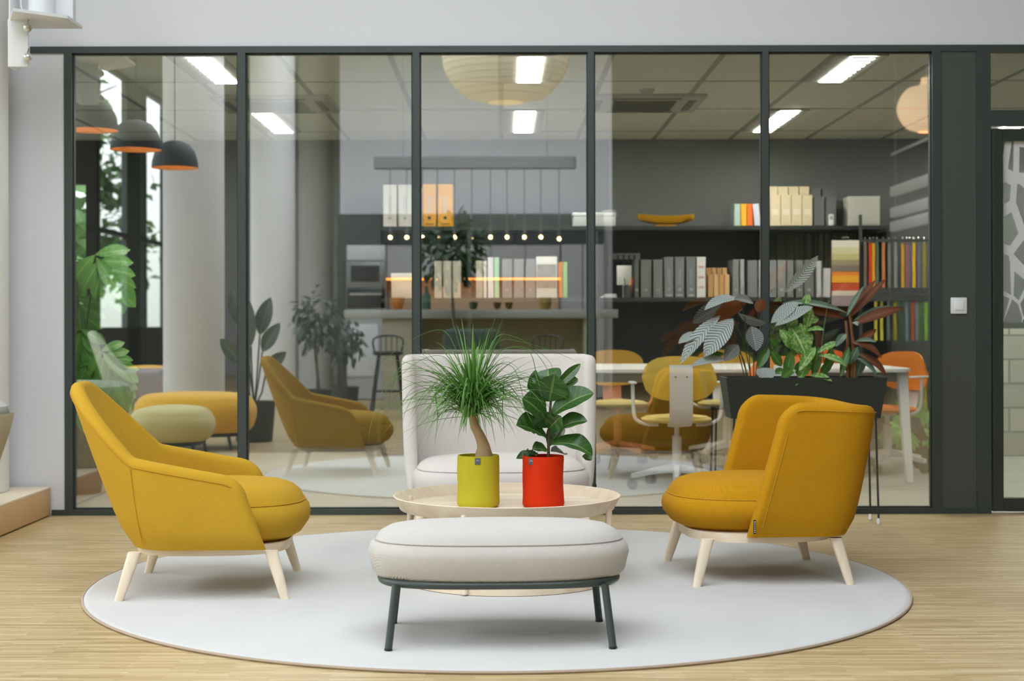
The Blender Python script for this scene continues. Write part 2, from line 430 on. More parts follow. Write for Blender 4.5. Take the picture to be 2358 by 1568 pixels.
# glazed partition: frame
M_fr = M_frame
FY0, FY1 = GY, GY + 0.075
sbox('trim_1', U(70), 3.75, FY0, FY1, Z(120), Z(105), M_fr)
sbox('trim_2', U(118), U(2282), FY0, FY1, 0, Z(1172), M_fr)
posts = ((148, 166), (548, 566), (951, 967), (1355, 1369), (1757, 1771), (2148, 2168))
for i, (a, c) in enumerate(posts):
    sbox('trim_%d' % (3 + i), U(a), U(c), FY0, FY1, Z(1172), Z(120), M_fr)
for i in range(5):
    x0, x1 = U(posts[i][1]), U(posts[i + 1][0])
    o = sbox('window_%d' % (i + 1), x0, x1, GY + 0.036, GY + 0.046, Z(1172), Z(120), M_glass)
    b = BM()          # dark gasket around the pane
    for xx in (x0 + 0.004, x1 - 0.004): box(b, (xx, GY + 0.03, 1.29), (0.008, 0.02, Z(120) - Z(1172)))
    box(b, ((x0 + x1) / 2, GY + 0.03, Z(120) - 0.004), (x1 - x0, 0.02, 0.008)); box(b, ((x0 + x1) / 2, GY + 0.03, Z(1172) + 0.004), (x1 - x0, 0.02, 0.008))
    struct('gasket', b, mat('rubber_gasket', (36, 42, 40), 0.6), o)
sbox('wall_partition_panel', U(2168), U(2249), GY + 0.008, FY1, 0.0, Z(120), M_panel)
# door with transom light
b = BM()
box(b, ((U(2249) + U(2282)) / 2, GY + 0.035, Z(120) / 2), (U(2282) - U(2249), 0.08, Z(120)))
box(b, ((U(2282) + 3.72) / 2, GY + 0.035, (Z(256) + Z(290)) / 2), (3.72 - U(2282), 0.08, Z(256) - Z(290)))
box(b, (3.735, GY + 0.035, Z(120) / 2), (0.03, 0.08, Z(120)))
struct('trim_9', b, M_fr)
sbox('window_6', U(2282) - 0.05, 3.72, GY + 0.036, GY + 0.046, Z(256), Z(120), M_glass)
dr = bpy.data.objects.new('door_1', None); COL.objects.link(dr); dr['kind'] = 'structure'
b = BM(); dx0, dx1, dz0, dz1 = U(2286), 3.70, 0.012, Z(298); fx = U(2311) - dx0
box(b, (dx0 + fx / 2, GY + 0.03, (dz0 + dz1) / 2), (fx, 0.06, dz1 - dz0), 0.003)
box(b, (dx1 - fx / 2, GY + 0.03, (dz0 + dz1) / 2), (fx, 0.06, dz1 - dz0), 0.003)
box(b, ((dx0 + dx1) / 2, GY + 0.03, (dz1 + Z(326)) / 2), (dx1 - dx0 - 2 * fx, 0.06, dz1 - Z(326)))
box(b, ((dx0 + dx1) / 2, GY + 0.03, (dz0 + Z(1150)) / 2), (dx1 - dx0 - 2 * fx, 0.06, Z(1150) - dz0))
struct('door_frame', b, mat('door_frame_green_black', (46, 54, 50), 0.45), dr)
b = BM(); box(b, ((dx0 + dx1) / 2, GY + 0.035, (Z(326) + Z(1150)) / 2), (dx1 - dx0 - 2 * fx, 0.01, Z(326) - Z(1150)))
struct('door_glass', b, glass('door_glass', 0.08, (0.93, 0.96, 0.94)), dr)
# frosted foam-pattern film on the door glass
m = bpy.data.materials.new('foam_pattern_film'); m.use_nodes = True; t = m.node_tree; bs = t.nodes['Principled BSDF']
tc = t.nodes.new('ShaderNodeTexCoord'); mp = t.nodes.new('ShaderNodeMapping'); mp.inputs['Scale'].default_value = (1, 1, 0.5); mp.inputs['Rotation'].default_value = (0, 0.18, 0)
vo = t.nodes.new('ShaderNodeTexVoronoi'); vo.feature = 'DISTANCE_TO_EDGE'; vo.inputs['Scale'].default_value = 9.5
sz = t.nodes.new('ShaderNodeSeparateXYZ'); mr = t.nodes.new('ShaderNodeMapRange'); mr.inputs['From Min'].default_value = 1.02; mr.inputs['From Max'].default_value = 1.5; mr.inputs['To Min'].default_value = 0.0; mr.inputs['To Max'].default_value = 0.15
lt = t.nodes.new('ShaderNodeMath'); lt.operation = 'LESS_THAN'; al = t.nodes.new('ShaderNodeMath'); al.operation = 'MULTIPLY_ADD'; al.inputs[1].default_value = 0.75; al.inputs[2].default_value = 0.06
bs.inputs['Base Color'].default_value = (*lin((222, 224, 226)), 1)
t.links.new(tc.outputs['Object'], mp.inputs[0]); t.links.new(mp.outputs[0], vo.inputs['Vector']); t.links.new(tc.outputs['Object'], sz.inputs[0]); t.links.new(sz.outputs['Z'], mr.inputs[0])
t.links.new(vo.outputs['Distance'], lt.inputs[0]); t.links.new(mr.outputs[0], lt.inputs[1]); t.links.new(lt.outputs[0], al.inputs[0]); t.links.new(al.outputs[0], bs.inputs['Alpha'])
b = BM(); box(b, ((dx0 + dx1) / 2, GY + 0.028, (Z(326) + Z(745)) / 2), (dx1 - dx0 - 2 * fx, 0.0015, Z(326) - Z(745)))
struct('door_film', b, m, dr)
# wall switch on the dark panel
t_ = thing('light_switch', 'square white rocker light switch on the dark panel left of the door', 'light switch', (U(2208), GY + 0.008, Z(706)))
b = BM(); box(b, (0, -0.006, 0), (0.09, 0.012, 0.09), 0.006); obj('switch_frame', b, M_white, t_)
b = BM(); box(b, (0, -0.014, 0), (0.05, 0.008, 0.05), 0.003); obj('rocker', b, mat('switch_white', (236, 238, 240), 0.3), t_)
# ---- office room behind the partition
CZ = 2.55; BYW = 12.4
b = BM(); box(b, (1.8, (GY + 0.08 + BYW) / 2, CZ + 0.05), (12.4, BYW - GY - 0.08, 0.1))
for k in range(-7, 12):
    box(b, (k * 0.62, (GY + 0.08 + BYW) / 2, CZ - 0.001), (0.034, BYW - GY - 0.08, 0.004), mi=1)
for y in (9.41, 10.63, 11.85): box(b, (1.8, y, CZ - 0.0015), (12.4, 0.012, 0.005), mi=1)
struct('ceiling', b, [mat('mineral_ceiling_tile', (238, 239, 222), 0.9, mottle=0.015, mscale=4), mat('ceiling_grid', (150, 152, 140), 0.7)])
M_walldark = mat('dark_office_wall', (52, 57, 56), 0.8)
sbox('wall_office_back', -3.39, .88, BYW, BYW + 0.15, 0, CZ + 0.1, M_walldark)
sbox('wall_office_back', .88, 8.0, BYW, BYW + 0.15, 0, CZ + 0.1, M_wallgrey)
sbox('wall_office_back', -4.4, -3.39, BYW, BYW + 0.15, 2.2, CZ + 0.1, M_walldark)
sbox('wall_office_back', -4.4, -3.39, BYW, BYW + 0.15, 0, 0.5, M_walldark)
b = BM(); box(b, (-3.9, BYW + 0.05, 1.35), (1.0, 0.01, 1.7)); struct('window_15', b, M_clear)
sbox('wall_office_left', -4.55, -4.4, GY + 0.16, BYW + 0.15, 0, CZ + 0.1, M_walldark)
# low wall of pale blocks seen through the door
m = bpy.data.materials.new('pale_block_masonry'); m.use_nodes = True; t = m.node_tree; bs = t.nodes['Principled BSDF']
tc = t.nodes.new('ShaderNodeTexCoord'); mp = t.nodes.new('ShaderNodeMapping'); mp.inputs['Rotation'].default_value = (PI / 2, 0, 0)
bk = t.nodes.new('ShaderNodeTexBrick'); bk.inputs['Scale'].default_value = 1; bk.inputs['Brick Width'].default_value = 0.42; bk.inputs['Row Height'].default_value = 0.19; bk.inputs['Mortar Size'].default_value = 0.008
for k_, c_ in (('Color1', (196, 194, 182)), ('Color2', (168, 168, 160)), ('Mortar', (140, 142, 134))): bk.inputs[k_].default_value = (*lin(c_), 1)
t.links.new(tc.outputs['Object'], mp.inputs[0]); t.links.new(mp.outputs[0], bk.inputs['Vector']); t.links.new(bk.outputs[0], bs.inputs['Base Color']); bs.inputs['Roughness'].default_value = 0.9
sbox('wall_block_low', 3.55, 6.5, 11.95, 12.25, 0.0, 1.0, m)
# baseboards
sbox('baseboard_back', -3.39, 3.5, BYW - 0.015, BYW, 0, 0.08, M_frame)
sbox('baseboard_front', U(118), U(148), GY - 0.002, GY + 0.012, 0, Z(1178), M_frame)
# daybed-like low plinth under the windows at the left
M_sill = mat('cream_plinth', (232, 218, 196), 0.6)
t_ = thing('window_bench', 'low cream boxed bench running along the left wall', 'bench', (-2.474, 0, 0))
b = BM(); box(b, (-0.65, 7.2, 0.08), (1.3, 2.26, 0.145), 0.003); obj('bench_body', b, mat('bench_side_wood', (206, 170, 128), 0.6, mottle=0.03), t_)
b = BM(); box(b, (-0.652, 7.2, 0.156), (1.306, 2.27, 0.012), 0.002); obj('bench_top', b, M_sill, t_)
# round columns
M_colm = mat('column_plaster', (226, 226, 224), 0.8, mottle=0.02, mscale=2)
for i, (x, y, lab) in enumerate(((-2.915, 8.36 - 0.29, 'round white column beside the partition at the left edge'), (-2.9, 2.45, 'thick white round column reflected beside the hanging lamps'), (-2.93, -2.7, 'white round column reflected just right of the first mullion'), (-3.05, -8.2, 'farthest reflected white round column, next to the kitchen'))):
    b = BM(); lathe(b, [(0.285, 0.165 if i == 0 else 0), (0.285, HZ)], 48)
    o = obj('column', b, M_colm, loc=(x, y, 0)); o['kind'] = 'structure'; o['label'] = lab
# ------------------------------------------------------------------ round rug
M_rug = mat('light_grey_rug', (198, 197, 195), 0.95, bump=(220, 0.35, 'noise'), mottle=0.035, mscale=5)
rg = thing('round_rug', 'large round pale grey rug under the seating group', 'rug', (-0.02, 6.17, 0))
b = BM(); lathe(b, [(1.618, 0.001), (1.622, 0.006), (1.615, 0.011), (1.6, 0.012)], 160); obj('rug_field', b, M_rug, rg)
b = BM(); rr = random.Random(3)
tube(b, [(1.624 * math.cos(a), 1.624 * math.sin(a), 0.006) for a in [2 * PI * i / 200 for i in range(200)]], 0.0055, 6, closed=True)
tag(obj('rug_edging', b, mat('rug_binding', (176, 158, 140), 0.9), rg), 'taupe stitched edging')
RZ = 0.012      # top of rug

# ------------------------------------------------------------------ upholstered shells
def shell_mesh(bm, plan_b, plan_t, z0, zt, hfun, thick, N=96, hb=0.0, front_r=0.05, soft=0.0):
    """bent upholstered wall. plan_x(s)->(x,y) for s in -1..1 at z0 and at zt; hfun(s)->rim height"""
    def P(s, z):
        a = plan_b(s); c = plan_t(s); f = (z - z0) / (zt - z0)
        return Vector((a[0] + (c[0] - a[0]) * f, a[1] + (c[1] - a[1]) * f, z))
    def nrm(s, z):
        e = 0.012
        d = P(min(1, s + e), z) - P(max(-1, s - e), z); d.z = 0
        n = Vector((-d.y, d.x, 0))
        return n.normalized() if n.length > 1e-6 else Vector((1, 0, 0))
    rows = []
    ends = [0, .0006, .002, .0045, .008, .013, .019, .026]
    qs = [-1 + e for e in ends] + [-.965 + 1.93 * i / N for i in range(N + 1)] + [1 - e for e in reversed(ends)]
    for s in qs:
        z_top = hfun(s)
        # ends: thickness closes to a rounded nose
        e = (1 - abs(s))
        tn = thick * (math.sqrt(max(0.0, 1 - (1 - min(1, e / 0.035)) ** 2)) * 0.96 + 0.04)
        r = tn / 2; ofs = (thick - tn) / 2
        row = []
        K = 9
        for k in range(K):       # outer side, upwards, with tucked bottom
            f = k / (K - 1); z = z0 + (z_top - r - z0) * f
            n = nrm(s, z); tuck = -0.022 * max(0, 1 - f * (K - 1) / 1.6) ** 2
            row.append(P(s, z) + n * (tuck * tn / thick - ofs + 0.006 * math.sin(f * PI) * tn / thick))
        for k in range(1, 6):    # rounded rim
            a = PI * k / 6; z = z_top - r + r * math.sin(a)
            n = nrm(s, z_top - r)
            row.append(P(s, z_top - r) - n * (ofs + r - r * math.cos(a)) + Vector((0, 0, r * math.sin(a))))
        for k in range(K):
            f = 1 - k / (K - 1); z = z0 + (z_top - r - z0) * f
            n = nrm(s, z)
            row.append(P(s, z) - n * (ofs + tn * (1 + soft * math.sin(f * PI))))
        rows.append(row)
    grid(bm, rows, close_u=True, cap0=True, cap1=True)
    return P, nrm

def u_plan(xf, xr, xk, B, n, flare=0.0):
    """U plan: straight arms from xf back to xk, then a super-elliptic rear reaching xr"""
    A = xk - xr; pts = []
    for i in range(13):
        f = i / 12; pts.append((xf + (xk - xf) * f, -B - flare * (1 - f)))
    M_ = 60
    for i in range(1, M_):
        a = -PI / 2 + PI * i / M_
        pts.append((xk - A * abs(math.cos(a)) ** (2 / n), B * math.copysign(abs(math.sin(a)) ** (2 / n), math.sin(a))))
    for i in range(13):
        f = 1 - i / 12; pts.append((xf + (xk - xf) * f, B + flare * (1 - f)))
    L = [0]
    for i in range(1, len(pts)): L.append(L[-1] + math.dist(pts[i], pts[i - 1]))
    def fn(s):
        t = (s + 1) / 2 * L[-1]
        lo = 0
        for i in range(1, len(L)):
            if L[i] >= t: lo = i; break
        else: lo = len(L) - 1
        f = (t - L[lo - 1]) / max(1e-9, L[lo] - L[lo - 1])
        return (pts[lo - 1][0] + (pts[lo][0] - pts[lo - 1][0]) * f, pts[lo - 1][1] + (pts[lo][1] - pts[lo - 1][1]) * f)
    return fn

def sstep(a, b_, x):
    t = max(0, min(1, (x - a) / (b_ - a))); return t * t * (3 - 2 * t)

def wood_leg(parent, top, foot, r0=0.0235, r1=0.0155, m=None):
    b = BM(); t0 = Vector(top); f0 = Vector(foot)
    rows = []
    for i in range(7):
        f = i / 6; p = t0 + (f0 - t0) * f; r = r0 + (r1 - r0) * f
        rows.append([(p.x + math.copysign(abs(math.cos(a)) ** 0.7, math.cos(a)) * r * 1.12, p.y + math.copysign(abs(math.sin(a)) ** 0.7, math.sin(a)) * r * 0.9, p.z) for a in [2 * PI * j / 16 for j in range(16)]])
    grid(b, rows, close_u=True, cap0=True, cap1=True)
    return obj('leg', b, m or M_birchv, parent)

M_ylin = mat('yellow_linen', (192, 151, 42), 0.9, bump=(150, 0.22, 'weave'), mottle=0.05, mscale=9, spec=0.2)
M_yknit = mat('yellow_knit', (192, 138, 16), 0.9, bump=(92, 0.6, 'knit'), mottle=0.05, mscale=14, spec=0.2)
M_cream = mat('cream_bouclé'.replace('é', 'e'), (222, 215, 208), 0.9, bump=(110, 0.4, 'knit'), mottle=0.03, mscale=10, sheen=0.1)
M_creamknit = mat('cream_coarse_knit', (216, 210, 203), 0.9, bump=(100, 0.9, 'knit'), mottle=0.04, mscale=30, sheen=0.1)
M_stitchy = mat('yellow_stitching', (190, 138, 20), 0.8)
M_stitchc = mat('grey_stitching', (184, 178, 172), 0.85)

def seat_frame(parent, a, b_, z0, z1, m=None, cx=0.0):
    b = BM()
    rows = [[(cx + x, y, z) for x, y in superell(a + o_, b_ + o_, 3.0, 56)] for o_, z in ((-0.05, z0), (0, z0), (0.003, z1), (-0.05, z1))]
    grid(b, rows, close_u=True, close_v=True)
    return obj('seat_frame', b, m or M_birch, parent)

def four_legs(parent, xf, xr, yw, z_top, splay=0.045, tin=0.03, **k):
    for sx, sy in ((1, 1), (1, -1), (-1, 1), (-1, -1)):
        fx = xf if sx > 0 else xr
        wood_leg(parent, (fx - sx * (splay + 0.0), sy * (yw - tin), z_top), (fx, sy * yw, RZ), **k)

# --- low-armed lounge chair on the left
t_ = thing('armchair', 'yellow armchair at left with a high sloping back and low arms', 'armchair', (-1.155, 6.05, 0), math.radians(3.5))
pb = u_plan(0.245, -0.315, -0.06, 0.368, 2.5); pt = u_plan(0.02, -0.550, -0.16, 0.372, 2.6)
def h_left(s):
    q = abs(s)
    base = 0.472 + 0.078 * max(0, min(1, (1 - q) / .48))
    tt = max(0.0, min(1.0, (0.515 - q) / 0.435)); h = base + (0.825 - 0.55) * (1 - (1 - tt) ** 1.7 if tt < 1 else 1.0)
    e = 1 - q
    R_ = 0.085
    if e < R_: h -= 0.075 * (1 - math.sqrt(max(0, 1 - (1 - e / R_) ** 2)))
    return h
b = BM(); P_, n_ = shell_mesh(b, pb, pt, 0.20, 0.825, h_left, 0.058, N=110, soft=0.15); obj('shell', b, M_ylin, t_)
b = BM()       # seams down the sides and along the rim
for sgn in (-1, 1):
    ql = lambda z: sgn * (0.43 + 0.10 * (z - .2) / .35)
    tube(b, [P_(ql(z), z) + n_(ql(z), z) * (0.0062 * math.sin(max(0, (z - .2)) / .36 * PI) + 0.0005) for z in [0.225 + i * (0.545 - 0.26) / 12 for i in range(13)]], 0.0016, 6)
tube(b, [P_(q, h_left(q) - 0.034) + n_(q, h_left(q) - 0.03) * 0.0022 for q in [-0.95 + 1.9 * i / 90 for i in range(91)]], 0.0016, 6)
obj('stitching', b, M_stitchy, t_)
b = BM(); cushion(b, 0.335, 0.315, 0.205, 0.425, 0.352, n=2.5, crown=0.018, cx=0.055, lower_in=0.075); s_ = obj('seat', b, M_ylin, t_)
b = BM(); seam_loop(b, 0.335, 0.315, 0.354, n=2.5, cx=0.055); obj('piping', b, M_stitchy, s_)
seat_frame(t_, 0.295, 0.30, 0.172, 0.208, cx=0.02)
four_legs(t_, 0.315, -0.305, 0.325, 0.19, splay=0.055)

# --- tub chair on the right, turned to face left
t_ = thing('armchair', 'yellow armchair at right with a tall wraparound back, facing left', 'armchair', (1.055, 6.335, 0), math.radians(180 + 4.0))
pb = u_plan(0.112, -0.350, -0.14, 0.368, 3.4); pt = u_plan(-0.035, -0.462, -0.22, 0.385, 3.4)
def h_right(s):
    q = abs(s); e = 1 - q; R_ = 0.11
    h = 0.724 - 0.012 * math.cos(s * PI)
    if e < R_: h -= 0.11 * (1 - math.sqrt(max(0, 1 - (1 - e / R_) ** 2)))
    return h
b = BM(); P_, n_ = shell_mesh(b, pb, pt, 0.205, 0.745, h_right, 0.070, N=110, soft=0.1); obj('shell', b, M_yknit, t_)
b = BM()
tube(b, [P_(q, h_right(q) - 0.028) + n_(q, h_right(q) - 0.03) * 0.0025 for q in [-0.93 + 1.86 * i / 90 for i in range(91)]], 0.0018, 6)
for sgn in (-1, 1):
    q = 0.945 * sgn
    tube(b, [P_(q, z) + n_(q, z) * (0.0008 + 0.006 * math.sin(max(0, min(1, (z - .205) / (h_right(q) - .24))) * PI)) for z in [0.245 + i * 0.37 / 14 for i in range(15)]], 0.0014, 6)
obj('stitching', b, M_stitchy, t_)
b = BM(); cushion(b, 0.355, 0.325, 0.21, 0.415, 0.345, n=2.5, crown=0.018, cx=0.03, lower_in=0.08); s_ = obj('seat', b, M_yknit, t_)
b = BM(); seam_loop(b, 0.355, 0.325, 0.347, n=2.5, cx=0.03); obj('piping', b, M_stitchy, s_)
seat_frame(t_, 0.295, 0.305, 0.178, 0.215, cx=0.01)
four_legs(t_, 0.312, -0.305, 0.325, 0.195, splay=0.05)
b = BM(); pp = P_(0.975, 0.25); box(b, (pp.x + 0.012, pp.y + 0.012, 0.252), (0.010, 0.004, 0.055), 0.001, rot=None)
for k in range(6): box(b, (pp.x + 0.012, pp.y + 0.0145, 0.232 + k * 0.008), (0.005, 0.001, 0.004), mi=1)
obj('maker_label', b, [mat('black_label', (28, 28, 28), 0.7), mat('label_thread', (200, 196, 180), 0.7)], t_)

# --- wide cream chair behind the table
t_ = thing('armchair', 'wide cream armchair behind the coffee table, facing the viewer', 'armchair', (-0.01, 7.38, 0), math.radians(-90 + 3))
pb = u_plan(0.06, -0.30, -0.16, 0.452, 4.5); pt = u_plan(-0.03, -0.42, -0.26, 0.476, 4.5)
def h_mid(s):
    q = abs(s); e = 1 - q; R_ = 0.05
    h = 0.895
    if e < R_: h -= 0.06 * (1 - math.sqrt(max(0, 1 - (1 - e / R_) ** 2)))
    return h
b = BM(); P_, n_ = shell_mesh(b, pb, pt, 0.205, 0.895, h_mid, 0.060, N=120); obj('shell', b, M_cream, t_)
b = BM(); cushion(b, 0.35, 0.425, 0.215, 0.405, 0.36, n=3.2, crown=0.018, cx=0.04, lower_in=0.06); s_ = obj('seat', b, M_cream, t_)
b = BM(); seam_loop(b, 0.35, 0.425, 0.362, n=3.2, cx=0.04); obj('piping', b, M_stitchc, s_)
seat_frame(t_, 0.30, 0.38, 0.178, 0.215, cx=0.01)
four_legs(t_, 0.315, -0.30, 0.41, 0.19, splay=0.05)
b = BM(); box(b, (0.095, 0.455, 0.262), (0.004, 0.012, 0.03)); obj('maker_label', b, mat('black_label', (28, 28, 28), 0.7), t_)

# --- ottoman in front
t_ = thing('ottoman', 'oblong cream knitted ottoman on dark green-black steel legs', 'ottoman', (-0.012, 5.06, 0), math.radians(2.0))
b = BM(); cushion(b, 0.432, 0.255, 0.222, 0.388, 0.342, n=2.75, k=96, crown=0.012, lower_in=0.03); s_ = obj('cushion', b, M_creamknit, t_)
b = BM(); seam_loop(b, 0.432, 0.255, 0.3445, n=2.75, k=96, r=0.0017); obj('piping', b, M_stitchc, s_)
M_steel = mat('green_black_steel', (62, 72, 68), 0.4)
b = BM()
tube(b, [(x, y, 0.2165) for x, y in superell(0.388, 0.225, 3.2, 72)], 0.0125, 10, closed=True)
for x in (-0.2, 0, 0.2): box(b, (x, 0, 0.2165), (0.03, 0.44, 0.012))
obj('base_frame', b, M_steel, t_)
for sx, sy in ((1, 1), (1, -1), (-1, 1), (-1, -1)):
    b = BM(); tube(b, [(sx * 0.335, sy * 0.190, 0.214), (sx * 0.358, sy * 0.222, RZ + .0015)], 0.0125, 14); obj('leg', b, M_steel, t_)
    b = BM(); tube(b, [(sx * 0.3575, sy * 0.2213, RZ + 0.006), (sx * 0.358, sy * 0.222, RZ + .0015)], 0.0135, 14); obj('foot_cap', b, mat('black_glide', (24, 26, 26), 0.6), t_.children[-1])

# --- round tray table
t_ = thing('coffee_table', 'round pale ash coffee table with a raised tray rim', 'table', (0.02, 6.20, 0))
b = BM()
lathe(b, [(0.02, 0.298), (0.432, 0.298), (0.436, 0.300), (0.462, 0.352), (0.458, 0.354), (0.454, 0.352), (0.430, 0.312), (0.425, 0.310), (0.02, 0.310)], 128, cap0=True, cap1=True)
obj('tray_top', b, M_birch, t_)
b = BM(); lathe(b, [(0.41, 0.014), (0.428, 0.014), (0.428, 0.082), (0.41, 0.082)], 128, cap0=False, cap1=False)
rows = [[(r * math.cos(2 * PI * j / 128), r * math.sin(2 * PI * j / 128), z) for j in range(128)] for r, z in ((0.41, 0.014), (0.428, 0.014), (0.428, 0.082), (0.41, 0.082))]
b.free(); b = BM(); grid(b, rows, close_u=True, close_v=True); obj('base_ring', b, M_birch, t_)
b = BM(); lathe(b, [(0.02, 0.012), (0.427, 0.012), (0.427, 0.014), (0.02, 0.014)], 96); tag(obj('felt_pad', b, mat('dark_felt', (60, 62, 52), 0.95), t_), 'dark felt underside')
for a in (248, 338, 68, 158):
    x, y = 0.436 * math.cos(math.radians(a)), 0.436 * math.sin(math.radians(a))
    b = BM(); lathe(b, [(0.010, 0.016), (0.013, 0.018), (0.013, 0.318), (0.010, 0.327), (0.004, 0.330)], 20); obj('leg', b, M_birchv, t_, loc=(x, y, 0))

# ------------------------------------------------------------------ plants on the table
def bag_pot(parent, rgb, name, r=0.083, h=0.208, seed=0, tagu=0.0):
    rr = random.Random(seed); m = mat(name, rgb, 0.8, bump=(120, 0.15, 'noise'), spec=0.2)
    seg = 64; rows = []
    zs = [0.0, 0.004, 0.014, 0.03, 0.06, 0.09, 0.12, 0.15, 0.175, 0.192, 0.194, 0.203, h, h, 0.2, 0.17]
    for i, z in enumerate(zs):
        row = []
        for j in range(seg):
            a = 2 * PI * j / seg
            rad = r
            if i == 0: rad = r * 0.86
            elif i == 1: rad = r * 0.955
            if i >= 13: rad = r - 0.006
            d = noise.noise(Vector((math.cos(a) * 1.6, math.sin(a) * 1.6, z * 9 + seed))) * 0.006 * math.sin(min(1, z / h) * PI)
            crease = 0.003 * abs(math.sin(3 * a + z * 14 + seed)) ** 6 * (1 - z / h)
            if 9 <= i <= 10: rad += 0.0008
            row.append(((rad + d + crease) * math.cos(a), (rad + d + crease) * math.sin(a), z))
        rows.append(row)
    b = BM(); grid(b, rows, close_u=True, cap0=True); p = obj('fabric_pot', b, m, parent)
    b = BM(); a = -PI / 2 + tagu
    box(b, ((r + 0.003) * math.cos(a), (r + 0.003) * math.sin(a), h - 0.018), (0.022, 0.003, 0.026), 0.001)
    for k, (dx, dz) in enumerate(((-0.004, 0), (0.0, 0.003), (0.004, 0))):
        box(b, ((r + 0.003) * math.cos(a) + dx, (r + 0.003) * math.sin(a) - 0.0017, h - 0.016 + dz), (0.003, 0.001, 0.003), mi=1)
    obj('label_tag', b, [mat('slate_tag', (84, 92, 112), 0.6), mat('tag_print', (190, 194, 204), 0.6)], p)
    b = BM(); lathe(b, [(0.01, h - 0.03), (r - 0.008, h - 0.028)], 32, cap1=False); obj('soil', b, mat('potting_soil', (92, 74, 54), 0.95, bump=(90, 1.0, 'noise')), parent)

TZ = 0.3105
t_ = thing('ponytail_palm', 'ponytail palm with long arching leaves in a mustard-green fabric pot', 'potted plant', (-0.095, 6.15, TZ))
bag_pot(t_, (188, 178, 46), 'mustard_felt', r=0.084, seed=1, tagu=-0.02)
b = BM()
tr = [(0.022, 0, 0.175), (0.022, 0, 0.215), (0.020, 0.0, 0.245), (0.006, 0, 0.285), (-0.014, 0, 0.325), (-0.022, 0, 0.36), (-0.022, 0, 0.385)]
tp = smooth_path(tr, 5); tube(b, tp, [0.040, 0.039, 0.038, 0.037, 0.035, 0.0335, 0.032, 0.030, 0.028, 0.027, 0.026, 0.0245, 0.023, 0.0222, 0.0215, 0.021, 0.0205, 0.020, 0.0195, 0.019, 0.0185, 0.018, 0.0175, 0.017, 0.0165, 0.016, 0.016, 0.016, 0.016, 0.016, 0.014][:len(tp)], 20)
obj('trunk', b, mat('palm_bark', (176, 148, 108), 0.85, bump=(60, 0.9, 'noise'), mottle=0.2, mscale=40), t_)
def strap(bm, pts, w, n=16):
    P3 = smooth_path(pts, 6); k = len(P3); uvl = bm.loops.layers.uv.active; V = []
    for i, p in enumerate(P3):
        t = i / (k - 1); tg = (P3[min(i + 1, k - 1)] - P3[max(i - 1, 0)]).normalized()
        s_ = tg.cross(Vector((0, 0, 1)))
        if s_.length < 0.2: s_ = V_last if i else Vector((1, 0, 0))
        s_ = s_.normalized(); V_last = s_; nn = s_.cross(tg)
        wd = w * min(1, 0.6 + t * 3) * (1 - t ** 2.2) + 0.0004
        V.append([bm.verts.new(p - s_ * wd / 2 + nn * wd * 0.25), bm.verts.new(p), bm.verts.new(p + s_ * wd / 2 + nn * wd * 0.25)])
    for i in range(k - 1):
        for j in range(2):
            f = bm.faces.new((V[i][j], V[i][j + 1], V[i + 1][j + 1], V[i + 1][j]))
            for lp, (a, c) in zip(f.loops, ((i, j), (i, j + 1), (i + 1, j + 1), (i + 1, j))): lp[uvl].uv = (0.25 + 0.25 * c, a / k)
b = BM(); rr = random.Random(11); c0 = Vector((-0.022, 0, 0.375))
for i in range(480):
    az = rr.uniform(0, 2 * PI); el = rr.uniform(-0.1, 1.0) ** 1 if i % 3 == 0 else rr.uniform(0.5, 1.4); L = rr.uniform(0.22, 0.56) * (1.0 if i % 3 else 0.6)
    if i % 9 == 0: L *= 1.3; el = rr.uniform(0.7, 1.3)
    d = Vector((math.cos(az) * math.cos(el), math.sin(az) * math.cos(el) * 0.85, math.sin(el)))
    s0 = c0 + Vector((d.x, d.y, 0)) * 0.012 + Vector((0, 0, rr.uniform(-0.02, 0.06)))
    droop = rr.uniform(0.12, 0.95) * L * (0.35 + 0.75 * math.sin(el + .3)) * 1.05
    pts = []
    for k in range(6):
        f = k / 5
        pts.append(s0 + d * L * f - Vector((0, 0, droop * f ** 2.2)) + Vector((math.sin(az * 3 + f * 2) * 0.006 * f, math.cos(az * 5 + f) * 0.006 * f, 0)))
    strap(b, pts, rr.uniform(0.006, 0.0115))
# a few extra long ones sweeping outwards
for ex, ez, rx_, rz_ in ((-0.42, -0.13, -0.30, 0.20), (-0.38, -0.04, -0.20, 0.26), (-0.36, -0.02, -0.24, 0.14), (-0.40, 0.12, -0.20, 0.38), (0.28, 0.05, 0.22, 0.30), (0.36, -0.02, 0.24, 0.30), (0.22, -0.06, 0.16, 0.22), (0.33, 0.16, 0.18, 0.36), (0.42, 0.2, 0.2, 0.34), (-0.30, -0.10, -0.22, 0.1), (0.13, -0.12, 0.12, 0.13), (-0.16, -0.14, -0.15, 0.1), (-0.33, -0.16, -0.24, 0.12), (-0.36, 0.0, -0.28, 0.24)):
    y_ = rr.uniform(-0.1, 0.1)
    strap(b, [c0, c0 + Vector((rx_ * 0.45, y_ * 0.5, rz_ * 0.8)), c0 + Vector((rx_, y_, rz_ * 0.85)), c0 + Vector((ex * 0.92, y_ * 1.3, (ez + rz_) * 0.42)), c0 + Vector((ex, y_ * 1.5, ez))], 0.008)
obj('foliage', b, leaf_mat('palm_leaf', (86, 138, 56), (108, 154, 76), (134, 174, 98), rough=0.4), t_, recalc=False)

